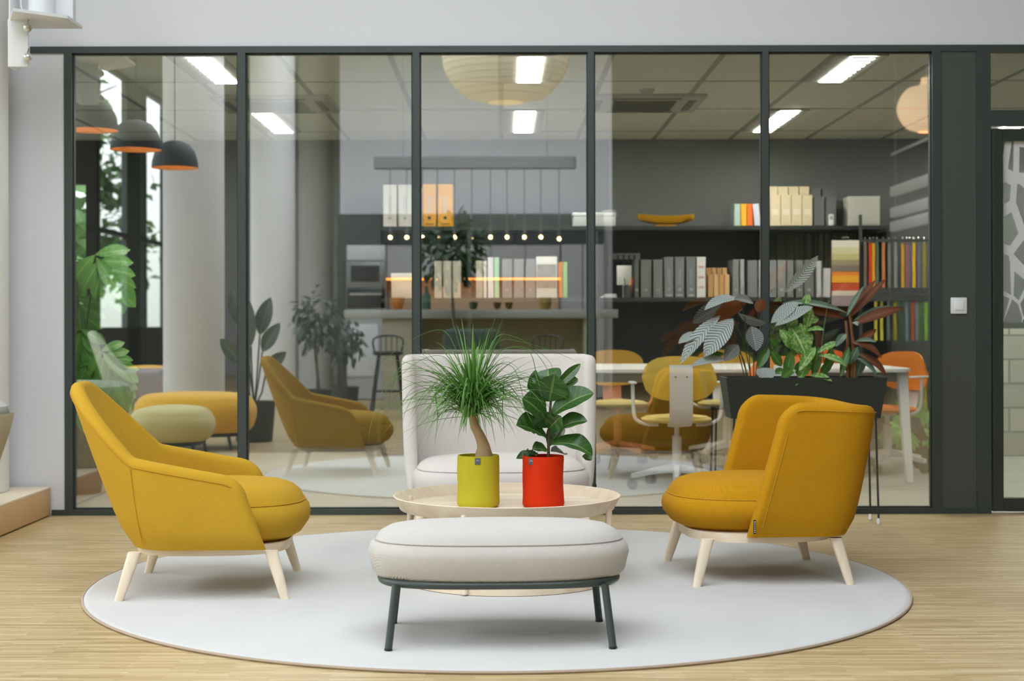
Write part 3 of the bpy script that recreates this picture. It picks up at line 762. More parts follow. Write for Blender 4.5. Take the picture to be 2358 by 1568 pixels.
t_ = thing('fiddle_leaf_fig', 'young fiddle-leaf fig in a bright orange-red fabric pot', 'potted plant', (0.167, 6.14, TZ))
bag_pot(t_, (206, 46, 2), 'orange_red_felt', r=0.083, h=0.206, seed=5, tagu=-0.62)
M_fig = leaf_mat('fig_leaf', (56, 96, 40), (48, 86, 38), (112, 146, 76), back=(104, 138, 76), rough=0.28)
def fp(u, v, dy=0.0):
    p = px(u, v, 6.14 + dy); return Vector((p.x - 0.167, dy, p.z - TZ))
b = BM(); tube(b, smooth_path([fp(1262, 1058), fp(1263, 1010, .005), fp(1266, 950), fp(1270, 900, -.004), fp(1271, 868)], 4), [0.006] * 9 + [0.005] * 4 + [0.004] * 4, 8)
obj('stem', b, mat('fig_stem', (86, 78, 52), 0.8), t_)
figs = [ # base(u,v,dy) tip(u,v,dy) width(m) up(x,y,z) sag
 ((1268, 905, 0), (1262, 850, 0.06), .09, (-.3, -1, .1), .10), ((1264, 925, -.01), (1277, 862, -.05), .100, (0, -1, .25), -.05),
 ((1262, 925, 0), (1232, 852, 0.03), .075, (-.9, -.4, .2), .12), ((1270, 900, .0), (1337, 838, .03), .030, (.6, -.5, .6), .02),
 ((1272, 905, 0.01), (1330, 872, .05), .050, (.2, -.6, .8), .12), ((1266, 960, -.01), (1367, 906, -.03), .075, (-.2, -.75, .7), .22),
 ((1258, 965, -.01), (1202, 918, -.05), .092, (-.3, -.6, .7), .25), ((1262, 985, 0), (1246, 945, -.05), .065, (-.2, -1, .2), .05),
 ((1266, 1000, -.01), (1352, 970, -.04), .062, (.1, -.6, .8), .25), ((1264, 985, -.02), (1292, 958, -.06), .060, (.3, -.9, .4), .0),
 ((1258, 1010, 0), (1188, 980, -.05), .095, (-.2, -.55, .8), .22), ((1266, 1025, -.01), (1364, 1050, -.05), .072, (.1, -.55, .8), .34),
 ((1262, 1040, -.03), (1225, 1035, -.06), .045, (0, -.6, .8), .2), ((1268, 1040, -.02), (1300, 1048, .03), .05, (0, -.4, .9), .1),
 ((1266, 1020, 0), (1258, 1000, .07), .07, (0, .8, .6), .1), ((1340, 1050, .01), (1362, 1060, .0), .035, (0, -.6, .8), .05),
 ((1240, 1046, .02), (1188, 1056, .03), .035, (0, -.6, .8), .1), ((1262, 1030, .02), (1295, 985, .07), .06, (.4, .2, .9), .1), ((1262, 970, .02), (1230, 1000, .07), .06, (-.4, .2, .9), .1)]
for (a, c, wd, up, sg) in figs:
    b = BM(); leaf(b, fp(*a), fp(*c), wd * 1.4, sag=sg, up=up, fold=0.22, n=14, peak=0.62, wave=0.05)
    obj('leaf', b, M_fig, t_, recalc=False)
b = BM(); rr = random.Random(5)
for i in range(46):
    a = rr.uniform(0, 2 * PI); r_ = rr.uniform(0, 0.03); p = fp(1222, 1045, .01) + Vector((math.cos(a) * r_, rr.uniform(-.02, .02), rr.uniform(-.015, .012)))
    leaf(b, p, p + Vector((rr.uniform(-.01, .01), rr.uniform(-.01, .01), rr.uniform(-.005, .012))), 0.009, n=3)
obj('small_foliage', b, mat('succulent_green', (92, 128, 74), 0.5), t_, recalc=False)

# ------------------------------------------------------------------ planter box on thin legs
PY = 7.98
t_ = thing('planter_box', 'long black planter trough on thin metal legs against the glass', 'planter', (0, PY, 0))
M_pl = mat('black_planter', (38, 44, 40), 0.5)
x0, x1 = U(1672, 7.85), U(2044, 7.85); zt, zb = Z(871, 7.85), Z(966, 7.85)
b = BM()
def ring(xa, xb, y, z): return [(xa, -y, z), (xb, -y, z), (xb, y, z), (xa, y, z)]
grid(b, [ring(x0 + .03, x1 - .03, .10, zb), ring(x0, x1, .13, zt), ring(x0 + .012, x1 - .012, .118, zt), ring(x0 + .02, x1 - .02, .11, zt - .05)], close_u=True, cap0=True, cap1=True)
obj('trough', b, M_pl, t_, smooth=False)
b = BM(); box(b, ((x0 + x1) / 2, 0, zt - .03), (x1 - x0 - .05, .215, .02)); obj('soil', b, mat('potting_soil', (92, 74, 54), 0.95), t_)
b = BM(); box(b, (0, 0, 0), (0.01, 0.01, 0.01)); b.free()
for sx in (0, 1):
    for y in (-.095, .085):
        xb_ = x0 + .06 if sx == 0 else U(2024, 7.87) if y < 0 else U(2005, 8.05)
        b = BM(); tube(b, [(xb_ - (0.012 if sx else -.012), y * .9, zb), (xb_, y, 0.03)], 0.0055, 8); L_ = obj('leg', b, M_pl, t_)
        b = BM(); lathe(b, [(0.004, 0.0), (0.010, 0.006), (0.011, 0.018), (0.006, 0.036)], 12); obj('foot', b, M_white, L_, loc=(xb_, y, 0))
def pp(u, v, dy=0.0):
    p = px(u, v, PY + dy); return p
M_cal = leaf_mat('silver_striped_leaf', (186, 194, 190), (74, 84, 82), (140, 160, 144), stripe=15, back=(112, 66, 34), rough=0.6)
M_cal2 = leaf_mat('grey_striped_leaf', (140, 144, 142), (52, 50, 52), (150, 150, 150), stripe=13, back=(120, 72, 40), rough=0.6)
M_syn = leaf_mat('mottled_green_leaf', (98, 146, 62), (84, 132, 54), (190, 214, 150), rough=0.4, speckle=0.45)
M_gr = leaf_mat('mid_green_leaf', (70, 112, 46), (64, 104, 44), (112, 150, 80), rough=0.4)
M_cor = leaf_mat('bronze_leaf', (104, 52, 16), (74, 38, 16), (128, 74, 30), back=(96, 112, 92), rough=0.6)
M_corg = leaf_mat('dusky_green_leaf', (86, 112, 92), (76, 100, 84), (150, 168, 150), back=(112, 58, 26), rough=0.5)
M_stem = mat('plant_stem', (96, 104, 60), 0.7)
M_dstem = mat('dark_plant_stem', (60, 62, 40), 0.7)
def plant(name, label, base, leaves, stems, sm=M_stem, sr=0.0028):
    t = thing(name, label, 'plant', (base.x, base.y, base.z)); o0 = base
    for (a, c, wd, up, sg, m_) in leaves:
        b = BM(); leaf(b, pp(*a) - o0, pp(*c) - o0, wd, sag=sg, up=up, fold=0.16, n=12, peak=0.48, wave=0.03)
        obj('leaf', b, m_, t, recalc=False)
    for st in stems:
        b = BM(); tube(b, smooth_path([pp(*q) - o0 for q in st], 5), sr, 6); obj('stem', b, sm, t)
    return t
F_ = (0, -1, .25)
cb = pp(1738, 873)
plant('prayer_plant', 'calathea with silver and dark striped leaves at the left end of the trough', Vector((cb.x, PY, zt - .02)), [
 ((1658, 728, 0), (1567, 838, -.06), .085, (-.4, -.8, .5), .12, M_cal), ((1688, 735, -.05), (1622, 822, -.10), .115, (-.3, -1, .3), .1, M_cal),
 ((1705, 690, -.02), (1622, 715, -.08), .085, (-.1, -.5, .9), .2, M_cal), ((1612, 768, 0), (1562, 792, -.05), .06, (-.3, -.7, .6), .1, M_cal),
 ((1675, 830, -.05), (1590, 845, -.10), .06, (0, -.6, .8), .15, M_cal), ((1668, 815, -.02), (1612, 840, -.03), .06, (0, -.7, .7), .15, M_gr),
 ((1718, 700, .03), (1640, 745, .0), .10, (-.2, .8, .4), .15, M_cal2), ((1765, 745, -.03), (1700, 722, .0), .08, (0, -.5, -.8), .1, M_cal2),
 ((1730, 752, -.02), (1742, 810, -.07), .095, (.1, -1, .2), .05, M_cal2), ((1700, 795, -.02), (1668, 832, -.07), .075, (-.2, -1, .2), .05, M_cal2),
 ((1745, 720, .02), (1757, 690, .0), .062, (.2, .9, .3), .05, M_cal), ((1775, 745, 0), (1840, 698, -.05), .075, (.1, -.75, .6), .1, M_cal),
 ((1785, 752, -.04), (1872, 708, -.08), .075, (.1, -.7, .7), .1, M_cal), ((1758, 848, -.04), (1765, 882, -.12), .10, (0, -.9, .5), .15, M_cal),
 ((1808, 674, 0), (1884, 590, -.03), .075, (.6, -.7, .3), .04, M_cal), ((1770, 800, 0), (1745, 850, -.03), .05, (0, -1, .3), .1, M_gr),
 ((1735, 700, 0), (1690, 690, -.05), .07, (.2, -.6, .7), .15, M_cal2)],
 [[(1722, 873, 0), (1700, 800, 0), (1668, 745, -.01)], [(1730, 873, 0), (1712, 790, -.02), (1688, 735, -.05)], [(1728, 873, .02), (1722, 780, .01), (1706, 692, -.02)], [(1735, 873, 0), (1735, 800, 0), (1730, 752, -.02)], [(1720, 873, -.02), (1712, 830, -.03), (1690, 800, -.03), (1675, 828, -.05)], [(1740, 873, 0), (1760, 800, 0), (1775, 745, 0)], [(1742, 873, 0), (1770, 790, -.02), (1786, 752, -.04)], [(1745, 873, 0), (1800, 760, 0), (1808, 674, 0)], [(1738, 873, 0), (1750, 780, .02), (1746, 722, .02)], [(1715, 873, 0), (1690, 790, 0), (1640, 762, 0), (1612, 768, 0)]], M_dstem)
cb = pp(1850, 873)
plant('arrowhead_vine', 'bushy light green arrowhead plant in the middle of the trough', Vector((cb.x, PY, zt - .02)), [
 ((1820, 752, -.02), (1855, 820, -.05), .15, (.2, -.9, .4), .12, M_syn), ((1795, 760, -.03), (1842, 815, -.04), .07, (-.2, -.9, .4), .1, M_syn),
 ((1858, 790, -.03), (1842, 745, -.05), .06, (0, -1, .2), .05, M_syn), ((1855, 760, -.02), (1868, 710, -.04), .055, (0, -1, .2), .05, M_syn),
 ((1855, 765, -.04), (1898, 762, -.10), .045, (0, -.6, .8), .2, M_syn), ((1866, 830, -.03), (1832, 890, -.13), .035, (0, -.9, .5), .08, M_syn),
 ((1878, 800, -.04), (1840, 855, -.13), .055, (-.2, -.9, .4), .1, M_syn), ((1885, 820, -.04), (1948, 845, -.13), .055, (.2, -.7, .7), .2, M_syn),
 ((1862, 865, -.05), (1916, 880, -.14), .045, (0, -.7, .7), .15, M_syn), ((1852, 705, 0), (1862, 678, 0), .045, (0, -1, .2), 0, M_syn),
 ((1880, 815, -.02), (1935, 790, -.06), .045, (.1, -.7, .7), .15, M_syn), ((1800, 845, 0), (1775, 810, -.03), .05, (-.3, -.8, .4), .1, M_gr),
 ((1815, 860, 0), (1782, 862, -.06), .055, (-.1, -.7, .7), .2, M_gr), ((1830, 850, 0), (1800, 878, -.10), .06, (-.1, -.7, .7), .2, M_gr),
 ((1790, 800, 0), (1772, 780, -.04), .05, (-.3, -.8, .4), .1, M_gr), ((1835, 865, 0), (1850, 830, -.02), .06, (0, -1, .3), .05, M_gr),
 ((1888, 865, 0), (1915, 830, -.02), .05, (.3, -1, .3), .05, M_gr), ((1900, 860, .02), (1915, 800, .03), .055, (.3, -1, .3), .1, M_gr),
 ((1855, 742, .02), (1885, 735, .03), .05, (.3, -.8, .5), .1, M_syn), ((1835, 735, .02), (1815, 760, .0), .06, (-.3, -.8, .4), .1, M_syn), ((1872, 870, -.02), (1885, 800, -.02), .055, (0, -1, 0), .03, M_gr), ((1810, 868, -.02), (1822, 808, -.02), .06, (0, -1, 0), .03, M_gr), ((1852, 868, -.03), (1862, 815, -.05), .05, (0, -1, 0), .03, M_syn)],
 [[(1850, 873, 0), (1848, 800, 0), (1853, 705, 0)], [(1855, 873, 0), (1835, 800, 0), (1820, 752, -.02)], [(1846, 873, 0), (1862, 820, -.02), (1878, 800, -.04)], [(1870, 873, 0), (1878, 840, -.02), (1885, 820, -.04)], [(1905, 873, 0), (1893, 800, 0), (1905, 710, .0), (1912, 695, 0)]], M_stem)
cb = pp(1962, 873)
plant('cordyline', 'bronze and dusky green cordyline at the right end of the trough', Vector((cb.x, PY, zt - .02)), [
 ((1955, 735, 0), (2042, 642, .0), .042, (-.3, -.8, .4), .04, M_cor), ((1958, 730, .02), (2018, 645, .04), .042, (-.6, -.7, .3), .05, M_cor),
 ((1950, 730, -.02), (1990, 660, -.03), .035, (-.7, -.6, .3), .05, M_corg), ((1960, 750, -.02), (2080, 712, -.05), .060, (.1, -.85, .5), .16, M_cor),
 ((1965, 740, .02), (2058, 708, .03), .045, (.1, -.5, .8), .12, M_corg), ((1945, 735, .02), (1838, 712, .03), .050, (0, -.85, .5), .10, M_cor),
 ((1950, 722, 0), (1800, 700, .02), .055, (0, -.55, .8), .14, M_corg), ((1965, 800, -.02), (2018, 760, -.02), .045, (.1, -.9, .4), .1, M_cor),
 ((1965, 790, -.02), (2018, 790, -.08), .04, (.1, -.6, .8), .2, M_corg), ((1958, 790, -.03), (2030, 826, -.10), .055, (.3, -.7, .6), .25, M_cor),
 ((1970, 815, -.03), (2040, 868, -.10), .06, (.4, -.7, .5), .22, M_cor), ((1968, 825, -.03), (2018, 865, -.12), .045, (.4, -.7, .5), .18, M_corg),
 ((1960, 745, -.03), (1975, 752, -.10), .04, (0, -.5, .8), .2, M_corg), ((1955, 800, -.03), (1935, 870, -.09), .04, (-.2, -.9, .4), .12, M_gr),
 ((1955, 840, -.03), (1975, 800, -.08), .05, (0, -1, .2), .1, M_corg), ((1948, 770, -.02), (1925, 800, -.08), .045, (-.2, -.8, .5), .2, M_corg), ((1960, 870, .02), (1945, 800, .03), .06, (0, -1, 0), .03, M_cor), ((1972, 870, 0), (1990, 815, 0), .05, (0, -1, 0), .03, M_corg)],
 [[(1962, 873, 0), (1964, 800, 0), (1957, 725, 0)], [(1952, 873, .02), (1952, 800, .02), (1948, 740, .02)], [(1968, 873, -.02), (1968, 820, -.02), (1964, 780, -.02)]], mat('cordyline_cane', (124, 84, 48), 0.8), 0.008)

# ------------------------------------------------------------------ bowl-shaped seat on the bench at the left edge
t_ = thing('low_stool', 'beige bowl-shaped stool with grey cushion on the bench, cut by the left edge', 'stool', (-2.665, 7.2, 0.162))
b = BM(); lathe(b, [(.20, 0), (.215, .004), (.235, .08), (.275, .24), (.318, .37), (.338, .455), (.336, .468), (.326, .466), (.30, .43)], 56); obj('bowl', b, mat('taupe_shell', (176, 166, 142), .8), t_)
b = BM(); lathe(b, [(.30, .44), (.315, .47), (.312, .50), (.27, .525), (.12, .535)], 56); obj('cushion', b, mat('grey_cushion', (178, 180, 176), .85), t_)

# ------------------------------------------------------------------ bracket with camera at the top left
t_ = thing('wall_bracket', 'white painted steel bracket with silver knobs at the top left corner', 'bracket', (0, 0, 0))
BY = 7.7
b = BM(); box(b, ((U(17, BY) + U(64, BY)) / 2, BY + .02, (Z(150, BY) + Z(40, BY)) / 2), (U(64, BY) - U(17, BY), .012, Z(40, BY) - Z(150, BY)), .002)
box(b, (U(17, BY) + .004, BY + .10, Z(10, BY)), (.008, .14, .62), .002)
obj('back_plate', b, M_white, t_)
b = BM(); zz = Z(30, BY)
q = [px(22, 38, BY), px(60, 14, BY + .0), px(158, 34, BY + .0), px(158, 44, BY), px(22, 44, BY)]
pl = [(U(22, BY), BY + .02), (U(60, BY), BY - .20), (U(160, BY), BY - .02), (U(160, BY), BY + .25), (U(22, BY), BY + .25)]
grid(b, [[(x, y, Z(42, BY)) for x, y in pl], [(x, y, Z(35, BY)) for x, y in pl]], close_u=True, cap0=True, cap1=True)
obj('shelf_plate', b, M_white, t_, smooth=False)
for v in (63, 130):
    b = BM(); bmesh.ops.create_uvsphere(b, u_segments=20, v_segments=12, radius=0.022); k_ = obj('knob', b, mat('satin_silver', (214, 212, 206), 0.25, metal=0.7), t_, loc=(U(66, BY), BY - .01, Z(v, BY)))
    b = BM(); tube(b, [(0, 0, 0), (0, .03, .0)], .006, 8); tube(b, [(0, 0, .02), (0.006, 0, .045)], .003, 6); obj('knob_stem', b, M_chrome, k_)
t_ = thing('projector', 'small white cylindrical device standing on the corner bracket', 'device', (U(86, BY), BY + .08, Z(34, BY)))
b = BM(); lathe(b, [(0.055, 0), (0.064, .004), (0.066, .02), (0.066, .2), (0.05, .22)], 32); obj('housing', b, M_white, t_)
b = BM(); tube(b, smooth_path([(-.06, 0, .02), (-.10, 0, .05), (-.11, .02, .12), (-.09, .03, .2)], 5), .004, 6); obj('cable', b, M_white, t_)
b = BM(); box(b, (.11, .05, .10), (.09, .05, .2), .004); obj('side_box', b, M_white, t_)
# ------------------------------------------------------------------ office: ceiling lights and air units
M_lamp = emission('louvre_lamp_glow', (255, 252, 240), 80.0)
M_house = mat('luminaire_housing', (158, 160, 150), 0.6)
def fixture(x, y, lab, LL=1.19):
    t = thing('ceiling_light', lab, 'ceiling light', (x, y, CZ), group=None)
    b = BM(); box(b, (0, 0, -0.006), (0.30, LL, 0.012)); obj('housing', b, M_house, t, smooth=False)
    b = BM(); box(b, (0.015, 0, -0.014), (0.135, LL - .03, 0.006)); obj('diffuser', b, M_lamp, t, smooth=False)
    for k in range(9):
        b = BM(); box(b, (0.015, -(LL - .03) / 2 + k * (LL - .03) / 8, -0.0195), (0.140, 0.024, 0.005))
        obj('louvre_blade', b, mat('louvre_blade', (26, 26, 24), 0.7, spec=0.1), t, smooth=False)
for k, (nm) in zip((-1, 0, 1, 2), ('second pane from left', 'middle pane', 'fifth pane', 'door side')):
    for y, r, LL in ((8.935, 'front', .93), (11.24, 'back', 1.19)):
        if k == 2 and r == 'front': lab = 'louvred ceiling light over the transom beside the door'
        else: lab = 'louvred office ceiling light, %s row, %s' % (r, {-1: 'left column, seen through the two left panes', 0: 'centre column, seen through the middle pane', 1: 'right column, seen through the two right panes', 2: 'column beyond the dark panel'}[k])
        fixture(0.155 + 1.86 * k, y, lab, LL)
def ac(x, y, lab):
    t = thing('air_conditioner', lab, 'ceiling air unit', (x, y, CZ))
    b = BM(); box(b, (0, 0, -0.012), (0.78, 0.74, 0.024), 0.006); obj('fascia', b, mat('ac_fascia', (176, 176, 164), 0.5), t)
    b = BM(); box(b, (0, 0, -0.026), (0.42, 0.42, 0.006))
    for k in range(11): box(b, (0, -0.19 + k * 0.038, -0.031), (0.40, 0.008, 0.006))
    obj('grille', b, mat('ac_grille', (110, 112, 100), 0.6), t, smooth=False)
    for dx, dy, sx, sy in ((0, -.30, .46, .05), (0, .30, .46, .05), (-.31, 0, .05, .46), (.31, 0, .05, .46)):
        b = BM(); box(b, (dx, dy, -0.026), (sx, sy, 0.004)); obj('vent', b, mat('ac_vent', (84, 86, 78), 0.6), t, smooth=False)
ac(0.96, 10.3, 'square ceiling air unit seen through the fourth pane'); ac(-1.52, 10.3, 'square ceiling air unit seen through the second pane')
t_ = thing('smoke_detector', 'small round detector on the office ceiling in front of the air unit', 'detector', (U(1491, 9.75), 9.75, CZ))
b = BM(); lathe(b, [(0.03, -0.03), (0.045, -0.012), (0.05, 0)], 20); obj('detector_body', b, mat('ac_fascia', (176, 176, 164), 0.5), t_)

# ------------------------------------------------------------------ black shelving along the back wall
SY = 12.02                      # front plane of the shelves
zt1, zt2 = 1.05 + 224 * SY / F, 1.05 + 59 * SY / F
M_sh = mat('black_shelf', (26, 34, 30), 0.55)
M_shb = mat('black_shelf_back', (20, 28, 26), 0.7)
t_ = thing('shelving_unit', 'long black shelving unit across the back wall of the office', 'shelving', (0, 0, 0))
xa, xb_ = U(872, SY), U(2048, SY)
b = BM(); box(b, ((xa + xb_) / 2, 12.385, 0.92), (xb_ - xa, 0.02, 1.78)); obj('back_panel', b, M_shb, t_, smooth=False)
for z in (zt1, zt2, 0.70, 0.10):
    b = BM(); box(b, ((xa + xb_) / 2, 12.2, z - 0.015), (xb_ - xa, 0.36, 0.03)); obj('shelf', b, M_sh, t_, smooth=False)
for x in (xa, U(1081, SY), U(1373, SY), U(1762, SY), xb_):
    b = BM(); box(b, (x, 12.2, zt1 / 2 - .02), (0.03, 0.36, zt1 - .04)); obj('side_panel', b, M_sh, t_, smooth=False)

def sx(u): return U(u, SY)
def upright(kind, cat_, lab, u0, u1, v0, base, rgb, group=None, d=0.28, hole=None, strip=None, lean=0.0, label_rgb=None):
    """a box-like file, book or binder standing on shelf `base`"""
    w_ = (u1 - u0) / F * SY - 0.002; h = (v0 * -1 + (520.5 if base == zt1 else 685.5)) / F * SY
    t = thing(kind, lab, cat_, ((sx(u0) + sx(u1)) / 2, SY + 0.015 + d / 2, base + 0.001), group=group)
    m = mat('cover_%d_%d_%d' % rgb, rgb, 0.6)
    b = BM()
    if 'binder' in kind:
        box(b, (-w_ / 2 + .002, 0.0, h / 2), (.004, d, h)); box(b, (w_ / 2 - .002, 0, h / 2), (.004, d, h)); box(b, (0, -d / 2 + .003, h / 2), (w_, .006, h), 0.002)
        obj('cover', b, m, t, smooth=False)
        b = BM(); box(b, (0, .01, h / 2), (w_ - .01, d - .03, h - .02)); obj('pages', b, mat('paper', (226, 224, 214), 0.9), t, smooth=False)
        if hole:
            b = BM(); rows = [[(math.cos(2 * PI * j / 20) * r_, y, math.sin(2 * PI * j / 20) * r_) for j in range(20)] for r_, y in ((.006, 0), (.013, 0), (.013, -.002), (.006, -.002))]
            grid(b, rows, close_u=True, close_v=True, cap0=True); obj('finger_hole', b, mat('hole_dark', (30, 34, 34), 0.6) if hole == 1 else mat('hole_steel', (176, 178, 176), 0.3, metal=.6), t, loc=(0, -d / 2 - .0005, h * 0.2))
        if label_rgb:
            b = BM(); box(b, (0, -d / 2 - .001, h * .52), (w_ * .28, .002, h * .38)); obj('spine_label', b, mat('label_%d_%d_%d' % label_rgb, label_rgb, .7), t, smooth=False)
            b = BM(); box(b, (0, -d / 2 - .001, h * .055), (w_ * .6, .002, h * .018)); obj('base_print', b, mat('hole_dark', (30, 34, 34), 0.6) if hole == 1 else M_white, t, smooth=False)
    elif 'file' in kind:
        box(b, (0, 0, h * .38), (w_, d, h * .76), .002); box(b, (0, d * .22, h * .88), (w_, d * .56, h * .24), .002)
        obj('box_body', b, m, t, smooth=False)
        if label_rgb: b = BM(); box(b, (0, -d / 2 - .001, h * .34), (w_ * .7, .002, h * .14)); obj('spine_label', b, mat('label_%d_%d_%d' % label_rgb, label_rgb, .7), t, smooth=False)
    else:
        box(b, (0, -d / 2 + .003, h / 2), (w_, .006, h), .002); box(b, (-w_ / 2 + .0015, 0, h / 2), (.003, d, h)); box(b, (w_ / 2 - .0015, 0, h / 2), (.003, d, h))
        obj('cover', b, m, t, smooth=False)
        b = BM(); box(b, (0, 0.004, h / 2), (max(.004, w_ - .006), d - .012, h - .008)); obj('pages', b, mat('paper', (226, 224, 214), 0.9), t, smooth=False)
    if strip:
        b = BM()
        for k_ in range(strip[1]): box(b, (0, -d / 2 - .0012, h * (.25 + .5 * k_ / max(1, strip[1] - 1))), (w_ * .62, .0022, h * .05))
        obj('cover_print', b, mat('strip_%d_%d_%d' % strip[0], strip[0], .7), t, smooth=False)
    if lean: t.rotation_euler = (0, lean, 0)
    return t
W1, G1 = (214, 212, 206), (110, 114, 114)
# on the top board
upright('binder', 'binder', 'left of the two white binders on the top board, above the bulbs', 882, 914, 424, zt1, W1, 'white binders on the top board', label_rgb=(196, 196, 196), hole=2)
upright('binder', 'binder', 'right of the two white binders on the top board, beside the mullion', 917, 949, 424, zt1, W1, 'white binders on the top board', label_rgb=(196, 196, 196), hole=2)
upright('thin_folder', 'folder', 'thin white folder standing left of the two yellow binders', 966, 972, 432, zt1, (232, 232, 232))
upright('binder', 'binder', 'left yellow binder with black finger hole on the top board', 973, 1005, 423, zt1, (226, 160, 30), 'yellow binders', hole=1, label_rgb=(206, 176, 140))
upright('binder', 'binder', 'right yellow binder with black finger hole on the top board', 1008, 1043, 423, zt1, (226, 160, 30), 'yellow binders', hole=1, label_rgb=(206, 176, 140))
def lidbox(u0, u1, v0, lab, rgb=(196, 202, 200), base=None, d=.26, kind='storage_box'):
    base = base or zt1; h = ((520.5 if base == zt1 else 685.5) - v0) / F * SY; w_ = (u1 - u0) / F * SY
    t = thing(kind, lab, 'box', ((sx(u0) + sx(u1)) / 2, SY + .02 + d / 2, base + .001))
    b = BM(); box(b, (0, 0, h * .36), (w_ * .97, d * .97, h * .72), .004); obj('box_body', b, mat('box_%d' % rgb[0], rgb, .7), t)
    b = BM(); box(b, (0, 0, h * .86), (w_, d, h * .28), .004); obj('lid', b, mat('box_lid_%d' % rgb[0], tuple(min(255, c + 22) for c in rgb), .7), t)
    return t
lidbox(1320, 1420, 489, 'flat pale grey storage box on the top board behind the third mullion')
t_ = thing('paper_model', 'small white folded sample lying on the pale grey box', 'paper', (sx(1400), SY + .12, zt1 + (520.5 - 489) / F * SY + .002))
b = BM(); rr = random.Random(2)
for k in range(5): box(b, (rr.uniform(-.04, .04), rr.uniform(-.03, .03), .006 + k * .004), (.07, .04, .004), rot=(0, rr.uniform(-.2, .2), rr.uniform(0, 3)))
for f_ in (0,): pass
obj('folded_sheet', b, M_white, t_, smooth=False)
# yellow tray, boat shaped
t_ = thing('tray_bowl', 'long shallow yellow boat-shaped bowl on the top board', 'bowl', (sx(1539), SY + .15, zt1 + .001))
b = BM(); rows = []
for i in range(25):
    f = -1 + 2 * i / 24; x = f * .222; w_ = .09 * math.sqrt(max(.02, 1 - abs(f) ** 3)); zb_ = .018 + .040 * abs(f) ** 2.4; ztop = .085 + .018 * f * f
    rows.append([(x * 1.02, -w_, ztop), (x, -w_ * .55, zb_ + .01), (x * .99, 0, zb_), (x, w_ * .55, zb_ + .01), (x * 1.02, w_, ztop), (x * .98, w_ * .9, ztop), (x * .96, 0, zb_ + .012), (x * .98, -w_ * .9, ztop)])
grid(b, rows, close_u=True, cap0=True, cap1=True); obj('bowl_shell', b, mat('yellow_gloss', (232, 172, 20), .35), t_)
b = BM(); box(b, (0, 0, .009), (.16, .06, .018), .004); obj('foot', b, mat('yellow_gloss', (232, 172, 20), .35), t_)
for k, (u0, u1, rgb, lab, ln) in enumerate(((1692, 1706, (168, 190, 182), 'grey-green book at the left end of the short colourful row', 0), (1707, 1721, (234, 176, 40), 'yellow book in the short colourful row on the top board', 0), (1722, 1735, (236, 110, 30), 'orange book in the short colourful row on the top board', 0), (1739, 1753, (206, 210, 224), 'pale lilac book leaning at the right end of the colourful row', -0.09))):
    upright('book', 'book', lab, u0, u1, 470, zt1, rgb, 'colourful books on the top board', d=.2, lean=ln)
for k in range(4):
    upright('magazine_file', 'magazine file', 'beige magazine file, %s of four on the top board' % ('first from left', 'second from left', 'third from left', 'fourth from left')[k], 1775 + k * 24.6, 1798.6 + k * 24.6, 427, zt1, (206, 192, 160), 'beige magazine files on the top board', label_rgb=(222, 212, 190))
for k in range(2):
    upright('magazine_file', 'magazine file', 'dark grey magazine file, %s of the pair right of the beige files' % ('left', 'right')[k], 1876 + k * 27, 1900 + k * 27, 432, zt1, (92, 96, 96), 'dark grey magazine files')
t_ = thing('handset', 'small white handset standing before the dark grey files', 'phone', (sx(1915), SY - .01 + .02, zt1 + .001))
b = BM(); box(b, (0, 0, .045), (.04, .02, .09), .008, rot=None); obj('handset_body', b, M_white, t_)
b = BM(); box(b, (0, -.0105, .06), (.026, .002, .03)); obj('display', b, M_grey, t_, smooth=False)
t_ = thing('slatted_box', 'white box with fine vertical grooves at the right of the top board', 'box', (sx(1993), SY + .14, zt1 + .001))
b = BM(); box(b, (0, 0, .112), (.245, .22, .224), .004)
for k in range(20): box(b, (-.115 + k * .0121, -.112, .112), (.006, .004, .21))
obj('grooved_body', b, mat('white_slats', (212, 212, 204), .7), t_, smooth=False)
b = BM(); box(b, (0, 0, .228), (.25, .225, .010), .002); obj('lid', b, mat('white_slats', (212, 212, 204), .7), t_)
# on the middle board
lidbox(900, 951, 628, 'low white display box on the middle board left of the second mullion', (216, 206, 190), zt2)
for k, (u0, u1) in enumerate(((1000, 1018), (1020, 1040), (1042, 1062), (1096, 1112))):
    upright('binder', 'binder', 'faint cream binder behind the reflected tree, %s' % ('leftmost of four', 'second of four', 'third of four', 'rightmost of four, beside the white books')[k], u0, u1, 600, zt2, (190, 184, 170), 'cream binders behind the tree', hole=2)
upright('book', 'book', 'slim white book left of the tall white one on the middle board', 1113, 1121, 600, zt2, (226, 224, 220), d=.22)
upright('book', 'book', 'tall white book beside the green-edged one on the middle board', 1123, 1137, 592, zt2, (232, 232, 232), d=.24)
upright('book', 'book', 'white book with a mint green spine edge on the middle board', 1138, 1150, 592, zt2, (176, 222, 184), d=.24)
for k in range(3):
    upright('binder', 'binder', 'grey binder, %s of three left of the stood-up picture card' % ('left', 'middle', 'right')[k], 1156 + k * 27, 1180 + k * 27, 596, zt2, (140, 140, 142), 'grey binders beside the picture card', hole=2)
t_ = thing('picture_card', 'tall white card printed with a grey picture on the middle board', 'picture', (sx(1259), SY - .02 + .03, zt2 + .001))
b = BM(); box(b, (0, 0, .163), (.165, .012, .326), .002); obj('card', b, mat('card_white', (226, 226, 222), .7), t_)
b = BM(); box(b, (0, -.0068, .17), (.155, .002, .19)); obj('printed_picture', b, mat('card_picture', (150, 146, 142), .7, mottle=.6, mscale=16), t_, smooth=False)
upright('book', 'book', 'orange book right of the picture card', 1286, 1296, 603, zt2, (226, 140, 62), d=.22)
upright('book', 'book', 'light green book right of the orange one', 1297, 1307, 603, zt2, (150, 196, 116), d=.22)
